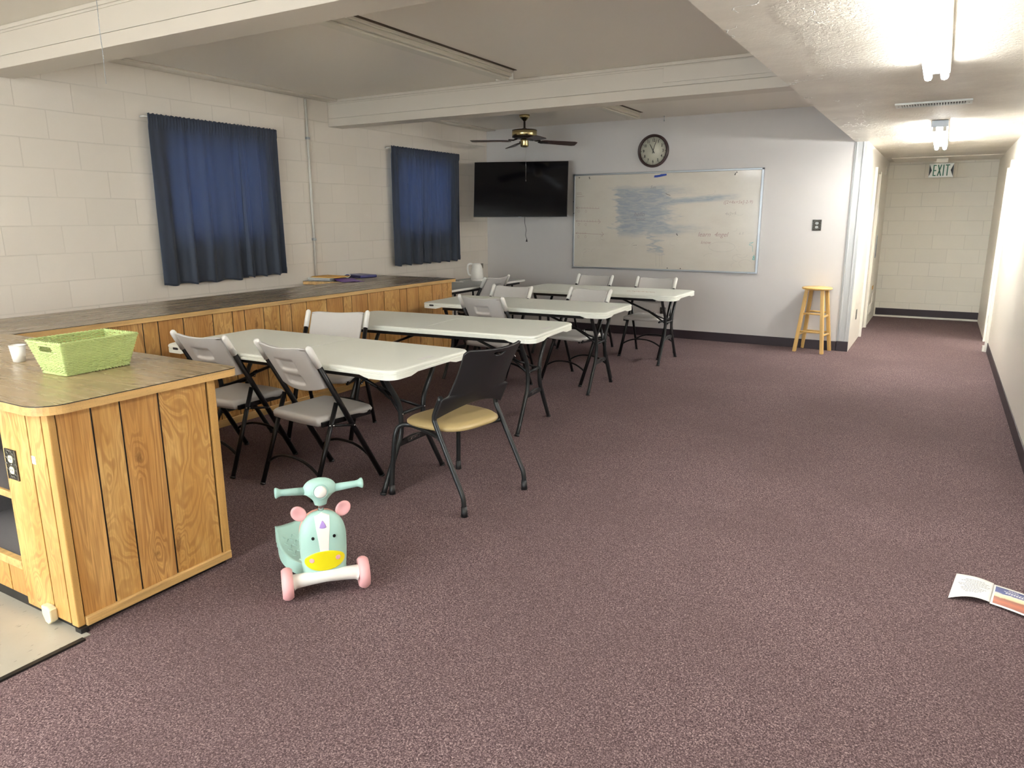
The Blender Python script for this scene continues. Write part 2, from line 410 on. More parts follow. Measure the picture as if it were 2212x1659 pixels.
M['ink_faint'] = plain('marker_grey_faint', (176, 170, 160), .4)
M['ink_teal'] = plain('marker_teal', (96, 170, 165), .4); M['tapeblue'] = plain('blue_tape', (30, 66, 160), .5)
M['exitgreen'] = plain('exit_green', (18, 104, 82), .5); M['exitwhite'] = plain('exit_sign_white', (226, 230, 226), .4)
M['navyblack'] = plain('arrow_dark', (28, 34, 44), .5)
M['clockface'] = plain('clock_face', (206, 204, 186), .5, 0, .02, 8); M['clockframe'] = plain('clock_frame_brown', (58, 38, 36), .35)
M['pewter'] = plain('pewter_plate', (96, 92, 84), .35, .8, .3, 90, .6); M['ivory'] = plain('ivory_plastic', (226, 214, 178), .4)
M['pewter2'] = plain('pewter_relief', (150, 148, 142), .35, .8, .2, 60)

# ------------------------------------------------------------------ room (x right along back wall, y depth, z up; metres)
XL, YB, YH, XC, XC2, XR = -5.653, 9.017, 12.58, -.9215, -.795, .584
ZS, ZC, YN = 2.30, 2.70, -3.6
def sbox(name, mat, *a, bev=0): return struct(MB().box(*a, bev=bev).build(name, mat))

b = MB(); b.box(XL - .15, XR + .15, YN - .1, YH + .15, -.1, 0); struct(b.build('floor', M['carpet']))
b = MB(); b.box(XL, -2.575, YN, 1.30, 0, .004); b.mi = 1; b.box(-2.575, -2.555, YN, 1.27, 0, .008)
struct(b.build('floor_tile', [M['tile'], M['dark']]))

# left wall with two window openings
W1 = (3.98, 5.02, 1.34, 2.2); W2 = (6.98, 8.06, 1.34, 2.2)
b = MB(); x0, x1 = XL - .15, XL
b.box(x0, x1, YN, YB + .1, 0, W1[2]); b.box(x0, x1, YN, YB + .1, W1[3], ZC + .2)
b.box(x0, x1, YN, W1[0], W1[2], W1[3]); b.box(x0, x1, W1[1], W2[0], W1[2], W1[3]); b.box(x0, x1, W2[1], YB + .1, W1[2], W1[3])
struct(b.build('wall_left', M['block_left']))
for i, W in enumerate((W1, W2)):
    fr = MB(); xx = XL - .09
    for a in ((W[0], W[0] + .04, W[2], W[3]), (W[1] - .04, W[1], W[2], W[3]), (W[0], W[1], W[2], W[2] + .04), (W[0], W[1], W[3] - .04, W[3]), ((W[0] + W[1]) / 2 - .02, (W[0] + W[1]) / 2 + .02, W[2], W[3])):
        fr.box(xx - .02, xx + .02, a[0], a[1], a[2], a[3])
    wo = struct(fr.build('window_%d' % (i + 1), M['trimw']))
    MB().box(xx - .003, xx + .003, W[0] + .03, W[1] - .03, W[2] + .03, W[3] - .03).build('pane', M['glass'], wo)

# back wall, its end post, hall
struct(MB().box(XL - .15, XC, YB, YB + .12, 0, ZC + .2).build('wall_back', M['wall']))
b = MB(); b.box(XC, XC2 - .004, YB - .012, YB + .12, .115, ZS); b.box(XC + .012, XC + .03, YB - .018, YB - .011, .115, ZS, .003); b.box(XC2 - .045, XC2 - .03, YB - .018, YB - .011, .115, ZS, .003)
struct(b.build('trim_1', M['post']))
b = MB()
DL = (10.27, 11.15)     # doorway in the left hall wall
b.box(XC2 - .12, XC2, YB + .0, DL[0], 0, ZS); b.box(XC2 - .12, XC2, DL[0], DL[1], 2.06, ZS); b.box(XC2 - .12, XC2, DL[1], YH + .1, 0, ZS)
struct(b.build('wall_hall_left', M['wall_hall']))
struct(MB().box(XC2 - .12, XR + .3, YH, YH + .12, 0, ZC).build('wall_hall_end', M['block_end']))
DR = (9.78, 10.58)
b = MB(); b.box(XR, XR + .14, YN, DR[0], 0, ZS + .1); b.box(XR, XR + .14, DR[0], DR[1], 2.06, ZS + .1); b.box(XR, XR + .14, DR[1], YH + .1, 0, ZS + .1)
struct(b.build('wall_right', M['wall_hall']))
# doors
d = struct(MB().box(XC2 - .06, XC2 - .02, DL[0], DL[1], .01, 2.06, .002).build('door_1', M['wall_hall']))
t = MB(); t.box(XC2, XC2 + .03, DL[0] - .035, DL[0] + .0, 0, 2.1, .003); t.build('door_casing', M['trimw'], d)
t = MB(); t.box(XC2, XC2 + .012, DL[1], DL[1] + .06, 0, 2.09, .003); t.build('door_casing', M['trimw'], d)
d = struct(MB().box(XR + .145, XR + .9, DR[1] - .005, DR[1] + .035, .01, 2.05, .002).build('door_2', M['wall_hall']))
b = MB(); rx0, rx1, ry0, ry1 = XR + .14, XR + 2.6, 8.6, 11.6  # side room out of view, added to hold a lamp that lights the hall
b.box(rx1, rx1 + .1, ry0, ry1, 0, 2.4); b.box(rx0, rx1, ry0 - .1, ry0, 0, 2.4); b.box(rx0, rx1, ry1, ry1 + .1, 0, 2.4)
struct(b.build('wall_side_room', M['wall_hall'])); struct(MB().box(rx0, rx1, ry0, ry1, 2.4, 2.5).build('ceiling_side_room', M['ceil'])); struct(MB().box(rx0, rx1 + .1, ry0 - .1, ry1 + .1, -.1, 0).build('floor_side_room', M['tile']))
t = MB(); t.box(XR - .03, XR + .0, DR[0] - .05, DR[0], 0, 2.1, .003); t.box(XR - .05, XR - .0, DR[0] - .03, DR[0], 0, .07, .003); t.build('door_casing', M['trimw'], d)
t = MB(); t.box(XR - .012, XR + .06, DR[1] - .03, DR[1], 0, 2.06, .003); t.build('door_jamb', M['trimw'], d)
for z in (.28, .95):
    MB().box(XR + .01, XR + .03, DR[1] - .036, DR[1] - .028, z - .045, z + .045).build('hinge', M['steel'], d)

# wall behind the camera, with an unseen window added for daylight fill
W3 = (-4.6, -.4, .35, 2.2)
b = MB(); y0, y1 = YN - .12, YN
b.box(XL, XR, y0, y1, 0, W3[2]); b.box(XL, XR, y0, y1, W3[3], ZC + .1); b.box(XL, W3[0], y0, y1, W3[2], W3[3]); b.box(W3[1], XR, y0, y1, W3[2], W3[3])
struct(b.build('wall_front', M['wall']))
fr = MB()
for a in ((W3[0], W3[0] + .05, W3[2], W3[3]), (W3[1] - .05, W3[1], W3[2], W3[3]), (W3[0], W3[1], W3[2], W3[2] + .05), (W3[0], W3[1], W3[3] - .05, W3[3]), (-3.23, -3.17, W3[2], W3[3]), (-1.83, -1.77, W3[2], W3[3])):
    fr.box(a[0], a[1], YN - .08, YN - .04, a[2], a[3])
wo = struct(fr.build('window_3', M['trimw'])); MB().box(W3[0] + .04, W3[1] - .04, YN - .063, YN - .057, W3[2] + .04, W3[3] - .04).build('pane', M['glass'], wo)

# ceilings
struct(MB().box(XL, XC - .02, YN, YB, ZC, ZC + .1).build('ceiling', M['ceil']))
b = MB(); b.box(XC, XR + .1, YN, YH, ZS, ZS + .12); b.box(XC, XC + .05, YN, YB, ZS + .02, ZC + .1)
struct(b.build('ceiling_hall', M['ceil2']))
struct(MB().box(XC + .2, XR, 11.7, YH, ZS - .012, ZS - .0005, .003).build('trim_hall_ceiling', M['wall_hall']))
# beams
def beam(name, y0, y1, zb):
    b = MB(); h = ZC - zb
    b.box(XL, XC, y0 + .014, y1 - .014, zb + .001, ZC)
    b.box(XL, XC, y0, y1, zb, zb + h * .30, .003); b.box(XL, XC, y0 + .006, y1 - .006, zb + h * .30 + .004, zb + h * .84, .002)
    b.box(XL, XC, y0 - .006, y1 + .006, zb + h * .90, ZC, .004); b.box(XL, XC, y0 + .002, y1 - .002, zb + h * .84, zb + h * .9, .002)
    return struct(b.build(name, M['beam']))
beam('trim_beam_near', 2.665, 2.895, 2.455); beam('trim_beam_far', 5.92, 6.125, 2.44)
struct(MB().box(-2.05, -1.0, 5.914, 5.925, 2.55, 2.665, .002).build('trim_beam_patch', M['beam']))
for i, (a, c) in enumerate(((YN, 2.66), (2.9, 5.912), (6.13, YB))):
    struct(MB().box(XL, XL + .15, a, c, ZC - .018, ZC - .0005, .003).build('trim_ledge_%d' % (i + 1), M['beam']))
# baseboards
def bb(name, *a): return struct(MB().box(*a, bev=.003).build(name, M['base']))
bb('baseboard_back', -4.4, XC - .001, YB - .008, YB - .0005, 0, .107)
bb('baseboard_left', XL + .0005, XL + .008, YN, YB - .01, 0, .107)
bb('baseboard_post', XC, XC2 - .003, YB - .022, YB - .0125, 0, .115)
bb('baseboard_right', XR - .008, XR - .0005, YN, DR[0] - .052, 0, .107)
bb('baseboard_hall', XC2 + .02, XR - .001, YH - .008, YH - .0005, .028, .131)
struct(MB().box(XC2 + .001, XR - .001, YH - .03, YH - .009, 0, .026, .005).build('trim_hall_floor', M['trimw']))

# ------------------------------------------------------------------ bar counters
CURLY = (0, 2, 0, 2, 2, 0, 2, 0, 0, 2, 0)
def planks_x(b, xf, ys, z0, z1, t=.012, gap=.0075):
    """vertical planks on a face x = xf facing +x"""
    for i, (a, c) in enumerate(zip(ys, ys[1:])): b.mi = CURLY[i % 11]; b.box(xf - t, xf, a + gap / 2, c - gap / 2, z0, z1, .001, 1)
    b.mi = 1; b.box(xf - t - .002, xf - .004, ys[0], ys[-1], z0, z1); b.mi = 0
def planks_y(b, yf, xs, z0, z1, t=.012, gap=.0075):
    for i, (a, c) in enumerate(zip(xs, xs[1:])): b.mi = CURLY[(i + 3) % 11]; b.box(a + gap / 2, c - gap / 2, yf, yf + t, z0, z1, .001, 1)
    b.mi = 1; b.box(xs[0], xs[-1], yf + .004, yf + t + .002, z0, z1); b.mi = 0
HC = .88; TK = .036; ZT = HC - TK
# peninsula
XP = -2.6217; PY0, PY1 = 1.283, 1.968
pen = thing('counter_cabinet', 'short knotty wood panelled counter end with brass outlet, nearest the camera', 'counter', (XP, PY0, 0))
def L(*a):   # world -> local of pen for boxes
    x0, x1, y0, y1, z0, z1 = a; return (x0 - XP, x1 - XP, y0 - PY0, y1 - PY0, z0, z1)
b = MB(); ys = [PY0 + .028, 1.438, 1.548, 1.706, 1.928]
planks_x(b, XP, ys, .05, ZT - .001)
b.b.transform(Matrix.Translation((-XP, -PY0, 0))); b.build('end_panel', [M['panel'], M['dark'], M['curly']], pen)
b = MB(); b.box(*L(XP - .04, XP + .004, PY0 + .0, PY0 + .028, .0235, ZT - .001), bev=.005); b.build('corner_trim', M['oakz'], pen)
b = MB(); b.box(*L(XP - .03, XP + .006, 1.932, PY1, .03, ZT - .001), bev=.002); b.build('corner_trim', M['oakz'], pen)
b = MB(); b.box(*L(XP - .02, XP + .012, PY0 + .029, PY1, .018, .056), bev=.005); b.build('base_trim', M['oak'], pen)
b = MB()
planks_y(b, PY0, [-2.965, -2.765, XP - .04], .03, ZT - .001)
b.b.transform(Matrix.Translation((-XP, -PY0, 0))); b.build('front_panel', [M['panel'], M['dark'], M['curly']], pen)
b = MB(); planks_y(b, PY0 + .004, [-5.2, -4.9, -4.75, -4.5, -4.3, -4.0, -3.7, -3.5, -3.32, -3.22, -3.08, -2.966], .055, .17)
b.b.transform(Matrix.Translation((-XP, -PY0, 0))); b.build('lower_panel', [M['panel'], M['dark'], M['curly']], pen)
b = MB(); b.box(*L(-5.2, -2.966, PY0 + .0, PY0 + .03, .17, .205), bev=.004); b.build('shelf_edge', M['oak'], pen)
b = MB(); b.box(*L(-5.2, -2.966, PY0 + .01, PY1 - .02, .465, .49)); b.box(*L(-5.2, -2.966, PY0 + .012, PY1 - .02, .18, .2)); b.box(*L(-5.2, -2.95, PY1 - .02, PY1 - .001, .03, ZT - .001)); b.box(*L(-2.966, -2.95, PY0 + .012, PY1 - .02, .03, ZT - .001))
b.box(*L(-3.62, -3.6, PY0 + .012, PY1 - .02, .03, ZT - .001)); b.build('shelf', M['shelfcarpet'], pen)
b = MB(); b.box(*L(-5.2, -2.966, PY0 + .004, PY0 + .018, .465, .492), bev=.003); b.build('shelf_edge', M['oak'], pen)
b = MB(); b.box(*L(-5.2, XP - .012, PY0 + .014, PY1 - .02, 0, .052)); b.box(*L(XP - .02, XP + .018, PY0 + .0, PY0 + .03, 0, .022)); b.build('toe_kick', M['dark'], pen)
b = MB(); b.box(*L(-4.4, XP - .012, PY1 - .012, PY1, .02, ZT - .001)); b.build('back_panel', M['panel'], pen)
b = MB(); b.box(*L(-2.76, -2.735, PY0 - .0015, PY0, .645, .675)); b.build('sticker', M['paper'], pen)
# cream guard at the bottom edge
b = MB(); b.prism([(-.028, .034), (-.03, 0), (-.012, -.03), (.008, -.036), (.03, -.02), (.03, .026), (.01, .036)], 0, .03, Matrix.Translation((-2.778 - XP, .0, .045)) @ Matrix.Rotation(R(90), 4, 'X'), .006)
b.build('bumper', M['ivory'], pen)
def outlet_plate(name, label, W, kind='outlet', parent_cat='outlet', size=(.076, .12), rz=0):
    t = thing(name, label, parent_cat, W, rz)
    w, h = size
    b = MB(); b.box(-w / 2, w / 2, -.005, 0, -h / 2, h / 2, .002); b.build('plate', M['pewter'], t)
    b = MB()
    for k in range(14):       # relief scrolls round the border
        a = k / 14 * 2 * PI; x = math.cos(a) * w * .42; z = math.sin(a) * h * .43
        b.tube(spline([(x - .008, -.006, z), (x, -.0072, z + .007), (x + .008, -.006, z)], 4), .0016, 5)
    for s in (-1, 1): b.box(s * (w / 2 - .003) - .0015, s * (w / 2 - .003) + .0015, -.0065, -.004, -h / 2, h / 2)
    b.build('relief', M['pewter2'], t)
    for s in (-1, 1):
        b = MB(); b.prism(rrect(-.017, .017, -.014, .014, .012), 0, .008, Matrix.Translation((0, .001, s * .022)) @ Matrix.Rotation(R(90), 4, 'X'))
        r = b.build('receptacle', M['ivory'] if kind == 'outlet' else M['pewter2'], t)
        b = MB()
        for q in (-.006, .006): b.box(q - .001, q + .001, -.0076, -.0068, s * .022 - .002, s * .022 + .006)
        b.build('slot', M['dark'], r)
    b = MB(); b.lathe([(0, .0015), (.003, .0015), (.003, 0)], 10, Matrix.Translation((0, -.005, 0)) @ Matrix.Rotation(R(90), 4, 'X')); b.build('screw', M['chrome'], t)
    return t
outlet_plate('power_outlet', 'ornate pewter outlet plate with ivory sockets on the near counter panel', (-2.905, PY0 - .0, .617))
outlet_plate('power_outlet', 'small ornate switch plate on the grey wall right of the whiteboard', (-1.243, YB, 1.416), 'switch', 'switch plate', (.1, .122))
outlet_plate('power_outlet', 'low wall outlet near the floor beneath the whiteboard', (-3.003, YB, .322), 'x')
outlet_plate('power_outlet', 'low dark outlet on the side of the hall wall, past the stool', (XC2, 9.62, .36), 'x', rz=R(90))

# long bar
BX = -4.47; BY0, BY1 = PY1, 6.40
bar = thing('counter_cabinet', 'long knotty wood panelled bar running along the left behind the tables', 'counter', (BX, BY0, 0))
b = MB(); g = [BY0, 2.15, 2.28, 2.41, 2.52, 2.63, 2.86, 2.97, 3.16, 3.4, 3.57, 3.68, 3.86, 4.02, 4.14, 4.31, 4.54, 4.74, 4.85, 5.06, 5.29, 5.52, 5.63, 5.82, 6.05, 6.22, 6.32, BY1 - .0]
planks_x(b, BX, g, .03, ZT - .001); b.b.transform(Matrix.Translation((-BX, -BY0, 0))); b.build('front_panel', [M['panel'], M['dark'], M['curly']], bar)
b = MB(); b.box(-.03, .012, 0, BY1 - BY0, 0, .055, .004); b.build('base_trim', M['oak'], bar)
b = MB(); b.box(-.62, -.014, 0, BY1 - BY0 - .003, .02, ZT - .001); b.box(-.03, -.001, BY1 - BY0 - .012, BY1 - BY0, .03, ZT - .001); b.build('carcass', M['panel'], bar)
# far return to the wall
ret = thing('counter_cabinet', 'far wood panelled counter section meeting the block wall under the paper stack', 'counter', (-5.1, 5.66, 0), R(12))
b = MB(); planks_y(b, 0, [-.545, -.48, -.36, -.24, -.1, -.02], .03, ZT - .001); b.build('front_panel', [M['panel'], M['dark'], M['curly']], ret)
b = MB(); b.prism([(-.545, .0125), (-.06, .0125), (.02, .60), (-.40, .60), (-.42, .60)], .02, ZT - .001); b.build('carcass', M['panel'], ret)

# continuous worktop
top = thing('countertop', 'continuous brown woodgrain laminate countertop with light oak edge, U shaped', 'countertop', (0, 0, ZT))
def poly_top():
    a = []
    # outline counter clockwise (seen from above)
    TX, TY0, TY1 = -2.575, 1.237, 2.065
    pts = [(-5.22, TY0)]
    for i in range(9):
        t = R(-90 + 90 * i / 8); pts.append((TX - .10 + .10 * math.cos(t), TY0 + .10 + .10 * math.sin(t)))
    for i in range(7):
        t = R(90 * i / 6); pts.append((TX - .04 + .04 * math.cos(t), TY1 - .04 + .04 * math.sin(t)))
    pts += [(-4.44, TY1), (-4.44, 6.43), (XL + .001, 6.43), (XL + .001, 5.42), (-5.22, 5.56)]
    return pts
pts = poly_top()
b = MB(); b.prism(pts, .004, TK); e = b.build('oak_edge', M['oak'], top)
ins = 0
b = MB()
def inner(pts, d=.0):
    return pts
# laminate skin split at the change of grain direction: peninsula, then bar and return
s1 = [p for p in pts if p[0] > -4.43 or p[1] < 2]
s1 = [p for p in pts[:17]] + [(-4.44, 2.065), (-5.22, 2.065 - .02)]
b.mi = 0; b.prism(s1[:17] + [(-4.44, 2.065), (-4.5, 2.04), (-5.22, 1.78)], TK, TK + .0022)
b.mi = 1; b.prism([(-5.22, 1.7815), (-4.5, 2.0415), (-4.44, 2.0665), (-4.44, 6.43), (-5.22, 6.43)], TK, TK + .0022)
b.prism([(-5.2215, 5.56), (-5.2215, 6.43), (XL + .001, 6.43), (XL + .001, 5.42)], TK, TK + .0022)
b.build('laminate', [M['lamx'], M['lamy']], top)
b = MB(); b.box(-5.21, -4.445, 3.706, 3.709, TK + .0022, TK + .0028); b.build('joint', M['dark'], top)
b = MB()
def ring(b, pts, z0, z1, w=.0015):
    n = len(pts)
    for k in range(n):
        p, q = Vector(pts[k]), Vector(pts[(k + 1) % n]); d = (q - p)
        if d.length < 1e-6: continue
        nn = Vector((d.y, -d.x)).normalized() * w
        b.face([(p.x + nn.x, p.y + nn.y, z0), (q.x + nn.x, q.y + nn.y, z0), (q.x + nn.x, q.y + nn.y, z1), (p.x + nn.x, p.y + nn.y, z1)])
ring(b, pts, TK - .001, TK + .0022, .0006); b.build('laminate_line', M['dark'], top)

# things on shelves
t = thing('storage_box', 'dark box with pale lining on the lower shelf of the near counter', 'box', (-3.16, 1.56, .2002))
b = MB(); b.box(-.20, .10, .0, .30, 0, .235, .004); b.build('body', M['dark'], t)
b = MB(); b.box(-.20, .0, -.009, -.001, .05, .22, .001); b.build('side_card', M['paper'], t)
tag(MB().box(-3.4, -2.975, 1.50, 1.515, .2002, .27, .001).build('board', M['paper'], None), 'white strip of board lying at the front of the lower counter shelf', 'board')

# ------------------------------------------------------------------ things on the counter
def basket():
    t = thing('wicker_basket', 'lime green woven wicker basket with sloping sides on the near countertop', 'basket', (-3.105, 1.715, HC + .0042), R(2))
    # bottom (x) 0.17 x (y) 0.28, rim 0.25 x 0.345, h .142
    bx, by, rx, ry, H = .078, .136, .118, .168, .140
    def P(u, z):     # u 0..4 round the perimeter
        k = int(u) % 4; f = u - int(u); w = z / H
        hx = bx + (rx - bx) * w; hy = by + (ry - by) * w
        c = [(-hx, -hy), (hx, -hy), (hx, hy), (-hx, hy)]
        a, d = Vector(c[k]), Vector(c[(k + 1) % 4])
        return a.lerp(d, f)
    # inner liner skin so the weave is not see-through everywhere
    n_rows = 24
    per = []
    for k in range(4):
        m_ = 44 if k % 2 else 28
        per += [k + i / m_ for i in range(m_)]
    hole = lambda u, z: (int(u) in (0, 2)) and abs((u % 1) - .5) < .2 and .095 < z < .122
    b = MB()
    for r in range(n_rows):
        z = .004 + (H - .012) * r / (n_rows - 1)
        path = []
        for i, u in enumerate(per):
            p = P(u, z); c = Vector((0, 0)) - p; c.normalize()
            ph = (i // 2 + r) % 2
            off = .0022 * (1 if ph else -1)
            zz = z
            if hole(u, z): zz = .095 if z < .108 else .123
            path.append((p.x + c.x * off, p.y + c.y * off, zz + random.uniform(-.0006, .0006)))
        path.append(path[0]); b.tube(path, .0027, 5, False)
    b.build('weave', M['green'], t)
    b = MB()
    for i in range(0, len(per), 3):
        u = per[i]; p0, p1 = P(u, 0), P(u, H)
        if int(u) in (0, 2) and abs((u % 1) - .5) < .2: p1 = P(u, .094)
        z1 = H if p1 == P(u, H) else .094
        b.tube([(p0.x, p0.y, 0), (p1.x, p1.y, z1)], .0021, 5)
    b.build('stake', M['green'], t)
    b = MB(); ring_ = []
    for z in (0.0045, H - .002):
        for s in (0, 1):
            path = []
            N = 260
            for i in range(N + 1):
                u = 4 * i / N; p = P(min(u, 3.9999), z); a = i * .9 + s * PI
                c = -p.normalized()
                path.append((p.x + c.x * .0035 * math.cos(a), p.y + c.y * .0035 * math.cos(a), z + .0035 * math.sin(a)))
            b.tube(path, .0034, 5, False)
    b.build('rim', M['green'], t)
    b = MB(); q = [P(k, .003) for k in range(4)]; b.prism([(p.x, p.y) for p in q], .001, .004); b.build('bottom', M['green'], t)
    return t
basket()
t = thing('paper_cup', 'small white paper cup at the left edge of the countertop', 'cup', (-3.545, 1.66, HC + .0025))
b = MB(); b.lathe([(.0, .002), (.0225, .002), (.0225, 0), (.024, 0), (.0325, .074), (.031, .074), (.0235, .004), (0, .004)], 36); b.build('wall', M['paper'], t)
b = MB(); b.tube([(math.cos(a / 36 * 2 * PI) * .0325, math.sin(a / 36 * 2 * PI) * .0325, .074) for a in range(37)], .0016, 6, False); b.build('rolled_rim', M['paper'], t)
# papers and binder on the far return
hz = HC + .0025
def sheet(name, mat, cx, cy, w, d, z, th, rz, label, cat, group=None, bend=0, curl=None):
    b = MB()
    def f(u, v, top=1):
        x = (u - .5) * w; y = (v - .5) * d; zz = bend * (u ** 3) + (curl(u, v) if curl else 0)
        return (x, y, zz + (th if top else 0))
    A = b.grid(lambda u, v: f(u, v, 1), 10, 8); Bq = b.grid(lambda u, v: f(u, v, 0), 10, 8)
    for i in range(10):
        b.b.faces.new((A[i][0], A[i + 1][0], Bq[i + 1][0], Bq[i][0])); b.b.faces.new((A[i][8], A[i + 1][8], Bq[i + 1][8], Bq[i][8]))
    for j in range(8):
        b.b.faces.new((A[0][j], A[0][j + 1], Bq[0][j + 1], Bq[0][j])); b.b.faces.new((A[10][j], A[10][j + 1], Bq[10][j + 1], Bq[10][j]))
    o = b.build(name, mat, None); o.location = (cx, cy, z); o.rotation_euler = (0, 0, rz)
    return tag(o, label, cat, group)
z = hz
cols = [M['paper'], M['dark'], M['paper'], plain('folder_green', (70, 92, 84), .6), M['paper'], M['shelfcarpet'], M['paper']]
for i, mm in enumerate(cols):
    sheet('file_folder', mm, -5.495 + random.uniform(-.01, .01), 5.61 + random.uniform(-.012, .012), .235, .30, z, .0042, R(90) + random.uniform(-.06, .06),
          'folders and papers stacked beneath the manila envelopes on the far counter', 'folder', 'folders under the manila envelopes'); z += .0045
zs = z
sheet('envelope', M['manila'], -5.47, 5.63, .235, .33, zs + .002, .004, R(102), 'lower manila envelope on the paper stack at the far counter', 'envelope')
sheet('envelope', M['manila'], -5.475, 5.64, .23, .32, zs + .0065, .004, R(88), 'topmost manila envelope on the paper stack at the far counter', 'envelope')
o = sheet('paper_folder', M['purplepaper'], -5.205, 5.62, .22, .26, hz + .004, .0012, R(70), 'limp purple paper folder sagging over the counter edge beside the manila envelopes', 'folder', curl=lambda u, v: .022 * max(0, v - .35) ** 2 * 2 + .004 * math.sin(u * 5))
t = thing('binder', 'dark blue zip binder with a pale label lying on the far counter', 'binder', (-5.475, 6.10, hz), R(-12))
b = MB(); b.box(-.15, .15, -.11, .11, 0, .028, .009, 3); b.build('cover', M['navyplastic'], t)
b = MB(); b.box(-.09, .0, -.06, .0, .028, .0288); b.build('label_card', plain('pale_label', (150, 160, 190), .4), t)
b = MB(); b.tube([(-.14, -.111, .016), (.14, -.111, .016)], .003, 6); b.build('closure', M['blackplastic'], t)
tag(MB().tube(spline([(-5.52, 5.88, hz + .03), (-5.50, 5.92, hz + .045), (-5.47, 5.93, hz + .03), (-5.49, 5.9, hz + .006), (-5.52, 5.88, hz + .03)], 6), .004, 6).build('plastic_loop', M['cap']), 'crumpled clear loop between the paper stack and the blue binder', 'packaging')

